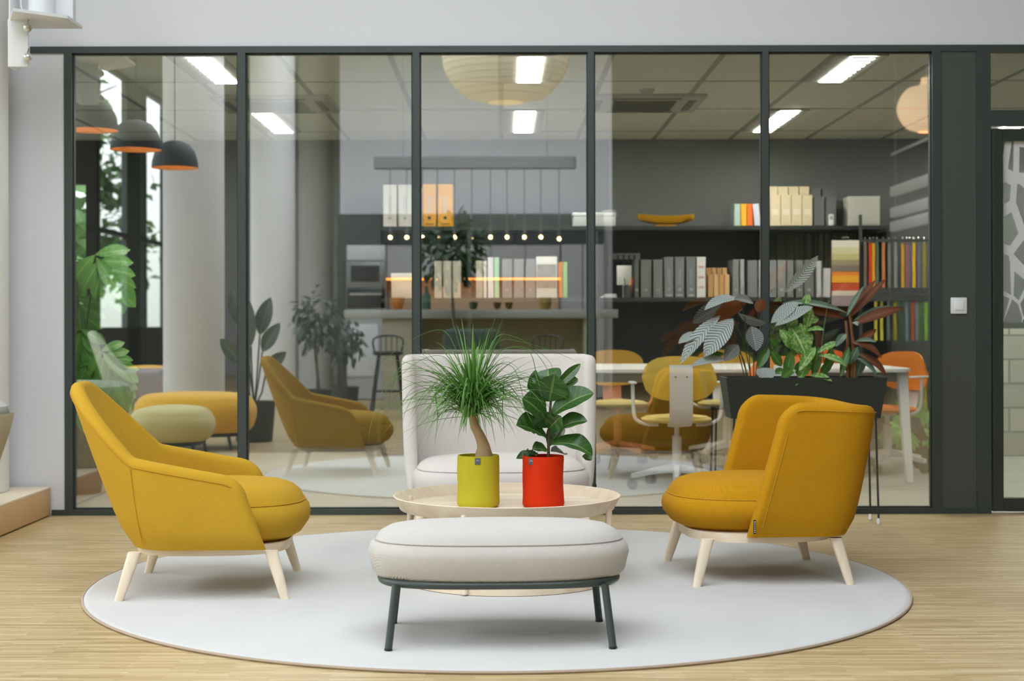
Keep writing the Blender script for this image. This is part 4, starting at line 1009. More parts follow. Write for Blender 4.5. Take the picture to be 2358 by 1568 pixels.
# desk things right of the third mullion
t_ = thing('display_card', 'blank white upright card behind the pen pot on the middle board', 'card', (sx(1440), SY + .10, zt2 + .001))
b = BM(); box(b, (0, 0, .18), (.118, .01, .155), .002); box(b, (0, .03, .05), (.02, .05, .1)); obj('card', b, mat('card_white', (226, 226, 222), .7), t_)
t_ = thing('pen_pot', 'dark pen pot holding a red and a yellow pen', 'pen pot', (sx(1445), SY - .02 + .03, zt2 + .001))
b = BM(); lathe(b, [(.03, 0), (.034, .09), (.031, .09), (.028, .01)], 20); obj('cup', b, M_dark, t_)
for dx, rgb, nm in ((-.012, (40, 90, 50), 'green'), (.012, (226, 190, 30), 'yellow'), (.024, (214, 66, 40), 'red')):
    b = BM(); tube(b, [(dx, 0, .012), (dx * 1.9, 0, .155)], .0045, 6); tag(obj('pen', b, mat('pen_' + nm, rgb, .5), t_), nm + ' pen')
t_ = thing('wall_rack', 'small white rack with dark clips above the white card', 'rack', (sx(1450), SY + .30, zt2 + .34))
b = BM(); box(b, (0, 0, 0), (.22, .02, .05), .003); obj('rail', b, mat('rack_grey', (150, 158, 150), .6), t_)
for k in range(4): b = BM(); box(b, (-.07 + k * .045, -.02, -.02), (.012, .02, .06)); obj('clip', b, M_black, t_)
t_ = thing('paper_stack', 'loose white papers lying at the left end of the middle board', 'papers', (sx(1402), SY + .05, zt2 + .001))
b = BM()
for k in range(6): box(b, (k * .003, 0, .003 + k * .005), (.13 - k * .008, .09, .003), rot=None)
obj('sheets', b, M_white, t_, smooth=False)
for k, (u0, u1, v0, rgb, pr, lab) in enumerate(((1462, 1472, 598, (80, 88, 80), 0, 'thin grey-green folder right of the white card'), (1476, 1501, 598, (96, 102, 98), 0, 'first dark grey binder left of the tall white one, counting from left'), (1505, 1527, 598, (104, 108, 106), 0, 'second dark grey binder in the row before the tall white one'), (1530, 1552, 592, (108, 114, 114), 1, 'third dark grey binder, with a white print, before the tall white one'), (1555, 1577, 592, (112, 118, 118), 1, 'fourth dark grey binder, with a white print, before the tall white one'), (1581, 1603, 592, (108, 114, 114), 1, 'fifth dark grey binder, touching the tall white one'))):
    upright('binder', 'binder', lab, u0, u1, v0, zt2, rgb, 'dark grey binders on the middle board', hole=2, label_rgb=(132, 138, 138) if pr else None)
upright('binder', 'binder', 'tall white binder with red print between grey and beige files', 1605, 1626, 592, zt2, (222, 222, 220), strip=((196, 150, 140), 3))
for k in range(4):
    upright('magazine_file', 'magazine file', 'tan cardboard file, %s of four beside the tall white binder' % ('first from left', 'second from left', 'third from left', 'fourth from left')[k], 1632 + k * 12.4, 1643.6 + k * 12.4, 616, zt2, ((186, 142, 88), (206, 168, 122))[k % 2], 'tan cardboard files')
for k, (u0, u1, v0, rgb, lab) in enumerate(((1688, 1703, 598, (124, 126, 128), 'grey binder left of the slim pale one under the colourful books'), (1705, 1715, 598, (168, 170, 172), 'slim pale grey binder under the colourful books'), (1722, 1746, 600, (112, 116, 120), 'wide slate binder just left of the fourth mullion'), (1748, 1754, 600, (176, 178, 180), 'thin pale folder just left of the fourth mullion'), (1772, 1789, 600, (124, 126, 128), 'first grey binder right of the fourth mullion'), (1791, 1811, 600, (128, 128, 126), 'second grey binder right of the fourth mullion'), (1813, 1829, 600, (122, 122, 120), 'third grey binder right of the fourth mullion'), (1834, 1851, 600, (116, 116, 114), 'fourth grey binder, behind the tall striped leaf'), (1853, 1876, 600, (112, 114, 112), 'fifth grey binder, behind the tip of the striped leaf'))):
    upright('binder', 'binder', lab, u0, u1, v0, zt2, rgb, 'grey binders either side of the fourth mullion', hole=2)
upright('binder', 'binder', 'pale binder left of the leaning white one beside the colour chart', 1881, 1893, 602, zt2, (206, 208, 208), d=.24)
upright('binder', 'binder', 'white binder leaning against the colour chart', 1896, 1913, 619, zt2, (220, 220, 218), d=.22, lean=.03)
# vertical striped samples behind (right part)
t_ = thing('sample_curtain', 'grey-brown fabric lengths hanging under the top board at right', 'curtain', (0, 12.35, 0))
b = BM(); rows = []; n_ = 160
for i in range(n_ + 1):
    x = sx(1782) + (sx(1995) - sx(1782)) * i / n_; y = .010 * math.sin(i * .55)
    rows.append([(x, y, zt1 - .03), (x, y * 1.1, zt2 + .005)])
grid(b, rows)
m = bpy.data.materials.new('striped_lengths'); m.use_nodes = True; t = m.node_tree; bs = t.nodes['Principled BSDF']
tc = t.nodes.new('ShaderNodeTexCoord'); mp = t.nodes.new('ShaderNodeMapping'); mp.inputs['Scale'].default_value = (9, 0.01, 0.01)
n2 = t.nodes.new('ShaderNodeTexNoise'); n2.inputs['Scale'].default_value = 4; r = t.nodes.new('ShaderNodeValToRGB'); r.color_ramp.interpolation = 'CONSTANT'
r.color_ramp.elements[0].color = (*lin((40, 44, 34)), 1); r.color_ramp.elements[1].color = (*lin((104, 100, 84)), 1); r.color_ramp.elements[1].position = .45
e = r.color_ramp.elements.new(.56); e.color = (*lin((64, 66, 54)), 1)
t.links.new(tc.outputs['Object'], mp.inputs[0]); t.links.new(mp.outputs[0], n2.inputs['Vector']); t.links.new(n2.outputs['Fac'], r.inputs[0]); t.links.new(r.outputs[0], bs.inputs['Base Color']); bs.inputs['Roughness'].default_value = .9
obj('fabric_lengths', b, m, t_)
b = BM(); box(b, (sx(1888), 0, zt1 - .035), (sx(1995) - sx(1782), .03, .015)); obj('hanging_rail', b, M_dark, t_)
# colour chart
CHY = 11.9
t_ = thing('colour_chart', 'tall chart of fabric colours from cream through orange to grey', 'colour chart', (U(1947, CHY), CHY, 0))
bands = [(555, 572, (226, 222, 208)), (572, 586, (214, 206, 164)), (586, 600, (196, 186, 130)), (600, 612, (150, 140, 112)), (612, 627, (118, 108, 96)), (627, 636, (226, 130, 50)), (636, 652, (232, 168, 40)), (652, 671, (186, 70, 36)), (671, 682, (216, 200, 184)), (682, 706, (150, 132, 136))]
mats = []; b = BM()
for k, (a, c, rgb) in enumerate(bands):
    mats.append(mat('band_%d' % k, rgb, .85))
    box(b, (0, 0, (Z(a, CHY) + Z(c, CHY)) / 2), (.212, .012 if k % 2 else .015, Z(a, CHY) - Z(c, CHY)), mi=k)
obj('colour_bands', b, mats, t_, smooth=False)
b = BM(); box(b, (0, -.002, Z(549, CHY)), (.06, .012, .016), .003); tube(b, [(0, 0, Z(549, CHY)), (0, .10, Z(541, CHY))], .003, 6); obj('hook', b, M_chrome, t_)
# hanging fabric strips at the right, three rows
RY = 11.93
def rx(u): return U(u, RY)
t_ = thing('sample_rack', 'dark wall rack with three rails for fabric strips at the right of the office', 'rack', (0, RY, 0))
for v in (556, 672, 688, 850):
    b = BM(); box(b, (rx(2072), 0, Z(v, RY)), (rx(2160) - rx(1985), .03, .05 if v in (672, 688) else .02)); obj('rail', b, mat('rack_dark', (58, 64, 62), .6), t_, smooth=False)
for u in (1984, 2160):
    b = BM(); box(b, (rx(u), .03, .95), (.02, .03, 1.9)); obj('upright', b, mat('rack_dark', (58, 64, 62), .6), t_, smooth=False)
ordw = ['first', 'second', 'third', 'fourth', 'fifth', 'sixth', 'seventh', 'eighth', 'ninth', 'tenth', 'eleventh', 'twelfth', 'thirteenth', 'fourteenth']
strips = {'upper': (560, 664, [((120, 104, 92), 'brown', 1992), ((214, 70, 30), 'red', 2004), ((226, 160, 36), 'yellow-orange', 2011), ((86, 110, 92), 'green-grey', 2020), ((200, 126, 84), 'salmon', 2034), ((122, 122, 116), 'grey', 2048), ((140, 140, 136), 'light grey', 2062), ((206, 160, 40), 'ochre', 2079), ((150, 90, 100), 'mauve', 2088), ((110, 106, 130), 'lilac grey', 2095), ((232, 186, 30), 'bright yellow', 2104), ((116, 112, 134), 'violet grey', 2116), ((150, 132, 50), 'olive', 2128), ((214, 140, 84), 'orange-pink', 2144)]),
          'middle': (692, 786, [((196, 188, 60), 'lime', 2016), ((196, 186, 70), 'yellow-green', 2030), ((90, 106, 96), 'grey-green', 2045), ((150, 140, 30), 'mustard', 2061), ((46, 84, 52), 'dark green', 2074), ((110, 126, 134), 'blue-grey', 2088), ((160, 76, 44), 'rust', 2101), ((112, 124, 136), 'steel blue', 2111), ((70, 110, 50), 'leaf green', 2120), ((134, 186, 60), 'bright green', 2132), ((90, 110, 116), 'slate', 2144)]),
          'lower': (860, 948, [((190, 124, 60), 'orange-brown', 2118), ((160, 150, 50), 'olive-yellow', 2130), ((96, 110, 104), 'grey', 2142)])}
for rn, (v0, v1, ls) in strips.items():
    for k, (rgb, cn, u) in enumerate(ls):
        t = thing('fabric_strip', '%s fabric strip hanging in the %s row of the rack, %s from left' % (cn, rn, ordw[k]), 'fabric strip', (rx(u), RY - .008 + (k % 2) * .008, Z(v0, RY)), group='fabric strips in the %s row' % rn)
        h = (v1 - v0) / F * RY; b = BM(); wv_ = .0095
        grid(b, [[(-wv_, math.sin(q_ * 1.3 + k) * .004, -h * q_ / 8), (wv_ + .003, math.sin(q_ * 1.3 + k) * .004, -h * q_ / 8), (wv_ + .003, .006 + math.sin(q_ * 1.3 + k) * .004, -h * q_ / 8), (-wv_, .006 + math.sin(q_ * 1.3 + k) * .004, -h * q_ / 8)] for q_ in range(9)], close_u=True, cap0=True, cap1=True)
        obj('cloth', b, mat('cloth_%d_%d_%d' % rgb, rgb, .9), t)
        b = BM(); tube(b, [(0, 0, -.01), (0, .0, .02), (0, .005, .04)], .0035, 6); obj('hook', b, M_chrome, t)

# ------------------------------------------------------------------ meeting table and chairs
TX0, TX1 = 0.50, U(2047, 10.6)
t_ = thing('meeting_table', 'long white office table behind the glass', 'table', ((TX0 + TX1) / 2, 10.62, 0))
w_ = TX1 - TX0
b = BM(); rows = [[(x, y, z) for x, y in superell(w_ / 2 + o_, .70 + o_, 14, 96)] for o_, z in ((-.02, .722), (0, .728), (0, .748), (-.003, .75))]
grid(b, rows, close_u=True, cap0=True, cap1=True); obj('table_top', b, mat('white_laminate', (226, 226, 220), .4), t_)
for sx_, sy_ in ((1, -1), (1, 1), (-1, -1), (-1, 1)):
    b = BM(); x = sx_ * (w_ / 2 - .06)
    grid(b, [[(x + sx_ * o_ - a_, sy_ * yy - c_, z) for a_, c_ in ((-r_, -r_), (r_, -r_), (r_, r_), (-r_, r_))] for o_, yy, z, r_ in ((.04, .62, .0, .022), (0, .58, .72, .032))], close_u=True, cap0=True, cap1=True)
    obj('leg', b, M_white, t_)
b = BM()
for y in (-.55, .55): box(b, (0, y, .69), (w_ - .16, .04, .06))
for x in (-w_ / 2 + .09, w_ / 2 - .09): box(b, (x, 0, .69), (.04, 1.1, .06))
obj('under_frame', b, M_grey, t_, smooth=False)

def office_chair(lab, x, y, rz, shell_rgb, seat_rgb, base_rgb, group, arms=True):
    """local +x is the way the sitter faces"""
    t = thing('office_chair', lab, 'office chair', (x, y, 0), rz, group)
    ms = mat('shell_%d_%d_%d' % shell_rgb, shell_rgb, .5); mb = mat('chairmetal_%d_%d_%d' % base_rgb, base_rgb, .4)
    b = BM(); rows = []
    for i in range(25):                      # curved oval back shell
        f = -1 + 2 * i / 24
        yy = .235 * f; xx = -.215 + .07 * f * f; hh = .135 * max(.0, 1 - abs(f) ** 3.2) ** .5 + .004
        rows.append([(xx + o_ + (q_ * .02), yy, .705 + hh * q_) for q_, o_ in ((-1, 0), (-.6, -.008), (0, -.012), (.6, -.008), (1, 0), (1, .012), (.6, .006), (0, .002), (-.6, .006), (-1, .012))])
    grid(b, rows, close_u=True, cap0=True, cap1=True); obj('backrest', b, ms, t)
    b = BM(); cushion(b, .21, .225, .415, .465, .452, n=2.4, k=40, crown=.008, lower_in=.06, cx=.03); obj('seat', b, mat('seatpad_%d_%d_%d' % seat_rgb, seat_rgb, .8), t)
    b = BM(); P2 = [(-.235, .79), (-.243, .74), (-.245, .60), (-.235, .48), (-.19, .415), (-.05, .395)]
    P2 = [(p_.x, p_.z) for p_ in smooth_path([(a_, 0, c_) for a_, c_ in P2], 5)]
    rows = [[(a_ - .004, -.072, c_), (a_ - .004, .072, c_), (a_ + .006, .072, c_), (a_ + .006, -.072, c_)] for a_, c_ in P2]
    grid(b, rows, close_u=True, cap0=True, cap1=True); br = obj('back_bracket', b, mb, t)
    for yy in (-.036, .036):
        b = BM(); tube(b, [(-.247, yy, .715), (-.252, yy, .715)], .006, 10); obj('screw', b, M_black, br)
    if arms:
        for s in (-1, 1):
            b = BM(); tube(b, smooth_path([(-.02, s * .12, .405), (-.02, s * .20, .41), (-.025, s * .262, .44), (-.03, s * .278, .50), (-.03, s * .282, .60), (-.03, s * .284, .665)], 5), .0115, 10)
            box(b, (.0, s * .282, .672), (.16, .045, .014), .006); obj('armrest', b, mb, t)
    b = BM(); lathe(b, [(.028, .12), (.030, .14), (.030, .33), (.022, .335), (.016, .335), (.016, .40)], 20); lathe(b, [(.05, .39), (.06, .40), (.06, .412)], 20); obj('column', b, mb, t)
    b = BM()
    ca = [rz0 * 2 * PI / 5 + .5 for rz0 in range(5)]
    for a in ca:
        d = Vector((math.cos(a), math.sin(a), 0)); s_ = Vector((-d.y, d.x, 0)); rows = []
        for f, z, hw, hh in ((.02, .130, .028, .028), (.5, .112, .022, .018), (1, .085, .018, .014)):
            c = d * (.30 * f) + Vector((0, 0, z)); rows.append([c - s_ * hw - Vector((0, 0, hh)), c + s_ * hw - Vector((0, 0, hh)), c + s_ * hw * .7 + Vector((0, 0, hh)), c - s_ * hw * .7 + Vector((0, 0, hh))])
        grid(b, rows, close_u=True, cap0=True, cap1=True)
    obj('star_base', b, mb, t)
    for a in ca:
        b = BM(); c = Vector((math.cos(a) * .295, math.sin(a) * .295, .031)); s_ = Vector((-math.sin(a), math.cos(a), 0))
        for sg in (-1, 1): tube(b, [c + s_ * sg * .008, c + s_ * sg * .024], .031, 16)
        tube(b, [c, c + Vector((0, 0, .045))], .007, 8); obj('castor', b, mat('castor_grey', (72, 76, 78), .5), t)
    return t
YB, YS, WB = (206, 166, 50), (206, 190, 120), (222, 224, 226)
GRP = 'office chairs around the white table'
office_chair('yellow office chair with white bracket, back to the glass, left of the trough', 1.115, 9.68, PI / 2, YB, YS, WB, GRP)
office_chair('yellow office chair with copper star base on the far side of the table', .885, 11.62, -PI / 2 + .1, (206, 160, 60), YS, (196, 128, 92), GRP)
office_chair('yellow office chair on the far side of the table behind the striped leaves', 1.72, 11.62, -PI / 2, (214, 170, 60), YS, WB, GRP)
office_chair('orange office chair with its back to the glass, behind the trough plants', 1.80, 9.62, PI / 2 - .2, (232, 120, 30), (232, 120, 30), WB, GRP)
office_chair('orange office chair on the far side of the table behind the plants', 2.46, 11.64, -PI / 2 - .15, (236, 106, 40), (236, 106, 40), WB, GRP)
office_chair('orange office chair at the right-hand end of the table', 2.74, 10.80, PI + .6, (236, 140, 46), (236, 134, 40), WB, GRP)

# ------------------------------------------------------------------ office plants
M_mon = leaf_mat('monstera_leaf', (112, 172, 82), (100, 160, 74), (164, 206, 124), rough=.35)
def monstera(lab, base, leaves, pot_r=.16, pot_h=.34):
    t = thing('monstera', lab, 'potted plant', base)
    b = BM(); lathe(b, [(pot_r * .78, 0), (pot_r, pot_h), (pot_r - .015, pot_h), (pot_r - .03, pot_h - .05)], 32, cap1=True); obj('pot', b, mat('dark_clay_pot', (66, 58, 44), .7), t)
    for (c, d, L, up) in leaves:             # heart shaped leaf with split lobes
        c = Vector(c) - Vector(base); d = Vector(d).normalized(); up = Vector(up).normalized(); s = d.cross(up).normalized()
        b = BM()
        for sg in (-1, 1):
            for k in range(6):
                f = k / 5.5; root = c + d * L * f * .8
                tipv = root + (s * sg * (1 - f * .75) + d * (.25 + f * .9)).normalized() * L * (.62 - .2 * f)
                leaf(b, root - d * L * .05, tipv + up * (-.10 * L), L * .27, sag=.12, up=up, fold=.05, n=6, peak=.6)
        leaf(b, c, c + d * L * 1.1, L * .3, sag=.05, up=up, n=6, fold=.1)
        obj('leaf', b, M_mon, t, recalc=False)
        b = BM(); tube(b, smooth_path([(0, 0, pot_h - .05), (c.x * .4, c.y * .4, pot_h + (c.z - pot_h) * .6), tuple(c)], 5), .006, 6); obj('stem', b, M_stem, t)
    return t
mb_ = (U(185, 9.5), 9.5, 0)
monstera('tall monstera in a dark pot behind the leftmost pane', mb_, [
 (px(222, 590, 9.4), (.5, -.1, -.75), .34, (.2, -1, .3)), (px(178, 600, 9.6), (-.3, 0, -1), .28, (-.3, -1, .3)), (px(180, 690, 9.5), (.1, 0, -1), .30, (-.2, -1, .2)),
 (px(185, 760, 9.4), (-.2, 0, -1), .28, (0, -1, .3)), (px(236, 810, 9.3), (.6, 0, -.6), .24, (.1, -1, .4)), (px(200, 840, 9.4), (-.4, 0, -.9), .24, (-.1, -1, .3)), (px(262, 850, 9.3), (.3, 0, -1), .24, (.2, -1, .2)), (px(182, 900, 9.3), (.2, 0, -1), .22, (0, -1, .3))])
monstera('small green plant in a dark pot under the shelf at right of the office', (U(2118, 11.3), 11.3, 0), [
 (px(2085, 990, 11.2), (-.8, -.2, -.3), .2, (0, -1, .5)), (px(2130, 985, 11.2), (.6, -.2, .3), .2, (0, -1, .5)), (px(2100, 960, 11.2), (-.2, 0, 1), .22, (0, -1, .2)), (px(2140, 1000, 11.2), (.6, -.3, -.5), .18, (0, -1, .5)), (px(2095, 1000, 11.2), (-.3, -.3, -.6), .18, (0, -1, .5))], .13, .24)
# ------------------------------------------------------------------ the hall behind the viewer (seen mirrored in the glass)
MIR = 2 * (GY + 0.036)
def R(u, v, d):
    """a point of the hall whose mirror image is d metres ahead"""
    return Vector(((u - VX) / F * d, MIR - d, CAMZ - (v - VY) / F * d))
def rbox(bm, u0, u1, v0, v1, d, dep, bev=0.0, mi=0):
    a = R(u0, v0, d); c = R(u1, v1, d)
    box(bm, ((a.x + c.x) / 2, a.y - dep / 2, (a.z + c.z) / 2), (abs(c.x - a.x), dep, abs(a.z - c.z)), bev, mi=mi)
# bell pendants with orange inside
M_shade = mat('grey_bell_shade', (70, 76, 78), .6); M_orange = mat('orange_lining', (240, 186, 120), .6)
for i, (u, v, d, wpx, lab) in enumerate(((403, 385, 12.1, 107, 'bell-shaped grey pendant with orange lining, lowest in the reflection'), (313, 343, 11.0, 117, 'bell-shaped grey pendant with orange lining, middle one of the reflected row'), (212, 298, 9.95, 120, 'bell-shaped grey pendant with orange lining, cut by the left frame'))):
    p = R(u, v, d); r = wpx / 2 / F * d; h = r * 1.15
    t = thing('pendant_lamp', lab, 'pendant lamp', p, group='bell pendants')
    b = BM(); lathe(b, [(r, 0), (r * .97, h * .25), (r * .86, h * .6), (r * .62, h * .88), (r * .3, h), (r * .12, h * 1.03)], 40, cap0=False); obj('shade', b, M_shade, t)
    b = BM(); lathe(b, [(r * .99, .001), (r * .95, h * .25), (r * .84, h * .58), (r * .60, h * .85), (r * .1, h * .95)], 40, cap0=False); obj('lining', b, M_orange, t)
    b = BM(); bmesh.ops.create_uvsphere(b, u_segments=16, v_segments=10, radius=.035); obj('bulb', b, emission('warm_bulb', (255, 206, 140), 14), t, loc=(0, 0, h * .5))
    b = BM(); tube(b, [(0, 0, h), (0, 0, HZ - p.z)], .004, 6); obj('cord', b, M_black, t)
# paper lanterns
def lantern(u, v, d, wpx, hh, lab, glow, col):
    p = R(u, v, d); r = wpx / 2 / F * d
    t = thing('paper_lantern', lab, 'paper lantern', p)
    prof = [(r * .28, 0.0)] + [(r * (0.28 + .72 * math.sin(PI * (.04 + .92 * k / 15)) ** .62), hh * k / 15) for k in range(1, 15)] + [(r * .22, hh), (r * .18, hh * 1.15)]
    b = BM(); lathe(b, prof, 48, cap0=False, cap1=False); obj('shade', b, mat('lantern_paper_%d' % int(wpx), col, .9, emit=(col, glow)), t)
    b = BM()
    for k in range(1, 15): tube(b, [(prof[k][0] * math.cos(2 * PI * j / 40) * 1.003, prof[k][0] * math.sin(2 * PI * j / 40) * 1.003, prof[k][1]) for j in range(40)], .003, 5, closed=True)
    obj('rib_wire', b, mat('lantern_wire', (200, 190, 170), .8), t)
    b = BM(); tube(b, [(0, 0, hh * .6), (0, 0, HZ - p.z)], .004, 6); obj('cord', b, M_white, t)
    b = BM(); bmesh.ops.create_uvsphere(b, u_segments=12, v_segments=8, radius=.05); obj('bulb', b, emission('lantern_bulb', (255, 226, 180), 14), t, loc=(0, 0, hh * .45))
lantern(1165, 236, 14.5, 292, .85, 'very large cream paper lantern reflected at the top of the middle pane', .25, (232, 222, 196))
lantern(2135, 306, 20.0, 134, .62, 'warm glowing paper lantern reflected at the top right', .9, (255, 214, 170))
# long bar pendant with bare bulbs
t = thing('bar_pendant', 'long grey bar pendant with a row of bare glowing bulbs over the kitchen', 'pendant lamp', R(1095, 375, 19.0))
L0 = t.location.copy(); DB = 19.0
def rel(u, v, d=DB): return R(u, v, d) - L0
a = rel(862, 362); c = rel(1327, 388)
b = BM(); rows = [[((a.x + c.x) / 2 + x, y, z) for x, y in superell((c.x - a.x) / 2, .11, 10, 64)] for z in (c.z, a.z)]
grid(b, rows, close_u=True, cap0=True, cap1=True); obj('bar', b, mat('bar_grey', (140, 142, 144), .5), t)
M_bulb = glass('bulb_glass', .06)
for k, u in enumerate((899, 937, 973, 1008, 1047, 1087, 1130, 1168, 1208, 1246, 1288)):
    vv = 546 + (4 if k == 10 else 0); p = rel(u, vv)
    b = BM(); tube(b, [(p.x, 0, c.z), (p.x, 0, p.z + .10)], .006, 6); tube(b, [(p.x, 0, p.z + .10), (p.x, 0, p.z + .05)], .016, 8); obj('cord', b, mat('cord_grey', (120, 120, 120), .6), t)
    b = BM(); bmesh.ops.create_uvsphere(b, u_segments=16, v_segments=10, radius=.052); bb = obj('bulb', b, M_bulb, t, loc=(p.x, 0, p.z))
    b = BM(); bmesh.ops.create_uvsphere(b, u_segments=10, v_segments=8, radius=.022); obj('filament', b, emission('filament_glow', (255, 214, 140), 26), bb)
for x in (-.9, .9): b = BM(); tube(b, [(x, 0, a.z), (x, 0, HZ - L0.z)], .004, 6); obj('cord', b, mat('cord_grey', (120, 120, 120), .6), t)
# kitchen wall units
DK = 21.0
M_kgrey = mat('kitchen_grey', (176, 178, 180), .5); M_kdark = mat('kitchen_anthracite', (58, 66, 66), .5)
t = thing('wall_cabinets', 'anthracite upper kitchen cabinets in a long band', 'kitchen cabinet', (0, 0, 0))
for k in range(6):
    u0 = 776 + k * 102.6; b = BM(); rbox(b, u0 + .8, u0 + 101.8, 492, 562, DK, .28, .004); obj('door', b, M_kdark, t, smooth=False)
t = thing('cabinet_side', 'tall anthracite side cabinet left of the ovens', 'kitchen cabinet', (0, 0, 0))
b = BM(); rbox(b, 776, 796.5, 562.5, 930, DK, .30); obj('side_panel', b, M_kdark, t, smooth=False)
b = BM(); rbox(b, 778, 795, 563, 921, DK - .01, .01); obj('door', b, M_kdark, t, smooth=False)
t = thing('oven_tower', 'tall kitchen unit with white door, steel microwave and dark oven', 'oven tower', (0, 0, 0))
b = BM(); rbox(b, 797, 889, 562, 918, DK + .02, .28); obj('carcass', b, M_kgrey, t, smooth=False)
b = BM(); rbox(b, 799, 887, 564, 598, DK, .02, .004); obj('door', b, mat('kitchen_white', (214, 220, 224), .5), t)
b = BM(); rbox(b, 799, 887, 603, 660, DK, .02, .004); mw = obj('microwave', b, mat('brushed_steel', (150, 154, 154), .35, metal=.4), t)
b = BM(); rbox(b, 808, 874, 611, 648, DK - .012, .012); obj('window', b, mat('oven_glass', (30, 34, 36), .15), mw, smooth=False)
b = BM(); rbox(b, 799, 887, 663, 709, DK, .02, .004); ov = obj('oven', b, mat('oven_black', (34, 40, 42), .25), t)
b = BM(); rbox(b, 805, 880, 674, 679, DK - .03, .02); obj('handle', b, M_chrome, ov)
b = BM(); rbox(b, 799, 870, 745, 866, DK, .02, .004); obj('lower_door', b, mat('kitchen_white', (214, 220, 224), .5), t)
t = thing('upper_cupboards', 'grey upper cupboards over the lit niche', 'kitchen cabinet', (0, 0, 0))
for k in range(5):
    b = BM(); rbox(b, 891 + k * 80, 969.5 + k * 80, 563, 638, DK + .02, .28, .003); obj('door', b, M_kgrey, t, smooth=False)
t = thing('led_strip', 'warm orange light strip under the grey cupboards', 'light strip', (0, 0, 0))
b = BM(); rbox(b, 890, 1291, 640, 644, DK + .04, .05); obj('strip', b, emission('amber_strip', (255, 160, 70), 5.0), t, smooth=False)
b = BM(); rbox(b, 890, 1291, 638.6, 640, DK + .03, .07); obj('profile', b, M_grey, t, smooth=False)
t = thing('tall_cupboards', 'pale grey tall cupboards at the right end of the kitchen', 'kitchen cabinet', (0, 0, 0))
for k in range(2): b = BM(); rbox(b, 1293 + k * 50, 1341 + k * 50, 563, 915, DK, .28, .003); obj('door', b, M_kgrey, t, smooth=False)
t = thing('worktop_unit', 'kitchen base units with tan splashback under the light strip', 'kitchen unit', (0, 0, 0))
b = BM(); rbox(b, 896, 1286, 645, 735, DK + .24, .04); obj('splashback', b, mat('tan_splashback', (190, 170, 140), .6), t, smooth=False)
b = BM(); rbox(b, 890.5, 1291.5, 712, 722, DK - .05, .33); obj('worktop', b, mat('kitchen_worktop', (150, 146, 136), .5), t, smooth=False)
for k in range(4): b = BM(); rbox(b, 891 + k * 100, 989 + k * 100, 724, 915, DK, .24, .003); obj('door', b, M_kgrey, t, smooth=False)
# things on the worktop
def pot_on(kind, lab, cat_, u, d, r, h, rgb, base_v=711.5, prof=None):
    p = R(u, base_v, d); t = thing(kind, lab, cat_, p)
    b = BM(); lathe(b, [(r * a_, h * c_) for a_, c_ in (prof or ((.7, 0), (1, .5), (1, 1), (.9, 1), (.85, .1)))], 20); obj('body', b, mat('pot_%d_%d_%d' % rgb, rgb, .5), t)
    b = BM(); lathe(b, [(r * .3, h * .9), (r * .35, h * 1.05), (r * .1, h * 1.1)], 12); obj('stopper', b, mat('pot_%d_%d_%d' % rgb, rgb, .5), t)
pot_on('fruit_bowl', 'orange bowl on the kitchen worktop beside the ovens', 'bowl', 917, 20.9, .10, .16, (226, 140, 50), prof=((.4, 0), (.6, .1), (1, 1), (.9, 1), (.5, .2)))
pot_on('bottle', 'teal bottle on the kitchen worktop', 'bottle', 982, 20.9, .06, .30, (50, 92, 80), prof=((1, 0), (1, .6), (.4, .8), (.4, 1), (.3, 1)))
pot_on('jar', 'dark green jar left on the long kitchen worktop', 'jar', 1090, 20.9, .06, .10, (60, 70, 40))
pot_on('bowl', 'brown bowl left of the olive bowl on the worktop', 'bowl', 1145, 20.9, .06, .09, (90, 70, 40), prof=((.4, 0), (.6, .1), (1, 1), (.9, 1), (.5, .2)))
pot_on('bowl', 'olive bowl right of the brown bowl on the worktop', 'bowl', 1172, 20.9, .06, .09, (90, 84, 40), prof=((.4, 0), (.6, .1), (1, 1), (.9, 1), (.5, .2)))
pot_on('canister', 'olive-yellow canister at the right of the worktop', 'canister', 1256, 20.9, .085, .16, (150, 130, 60))
# island in front of the kitchen
DI = 18.4
t = thing('kitchen_island', 'tall kitchen island with pale top and olive front', 'kitchen island', (0, 0, 0))
b = BM(); rbox(b, 792, 1424, 713, 733, DI, .7, .01); obj('island_top', b, mat('island_top', (168, 170, 164), .5), t)
a = R(880, 733, DI); c = R(1380, 733, DI)
b = BM(); box(b, ((a.x + c.x) / 2, a.y - .55, a.z / 2), (c.x - a.x, .25, a.z - .002)); obj('island_front', b, mat('olive_panel', (150, 142, 108), .7), t, smooth=False)
for u0, u1 in ((880, 950), (1345, 1372)):
    b = BM(); aa = R(u0, 733, DI); cc = R(u1, 733, DI); box(b, ((aa.x + cc.x) / 2, aa.y - .3, aa.z / 2), (cc.x - aa.x, .5, aa.z - .002)); obj('island_leg', b, mat('island_leg', (176, 172, 150), .7), t, smooth=False)
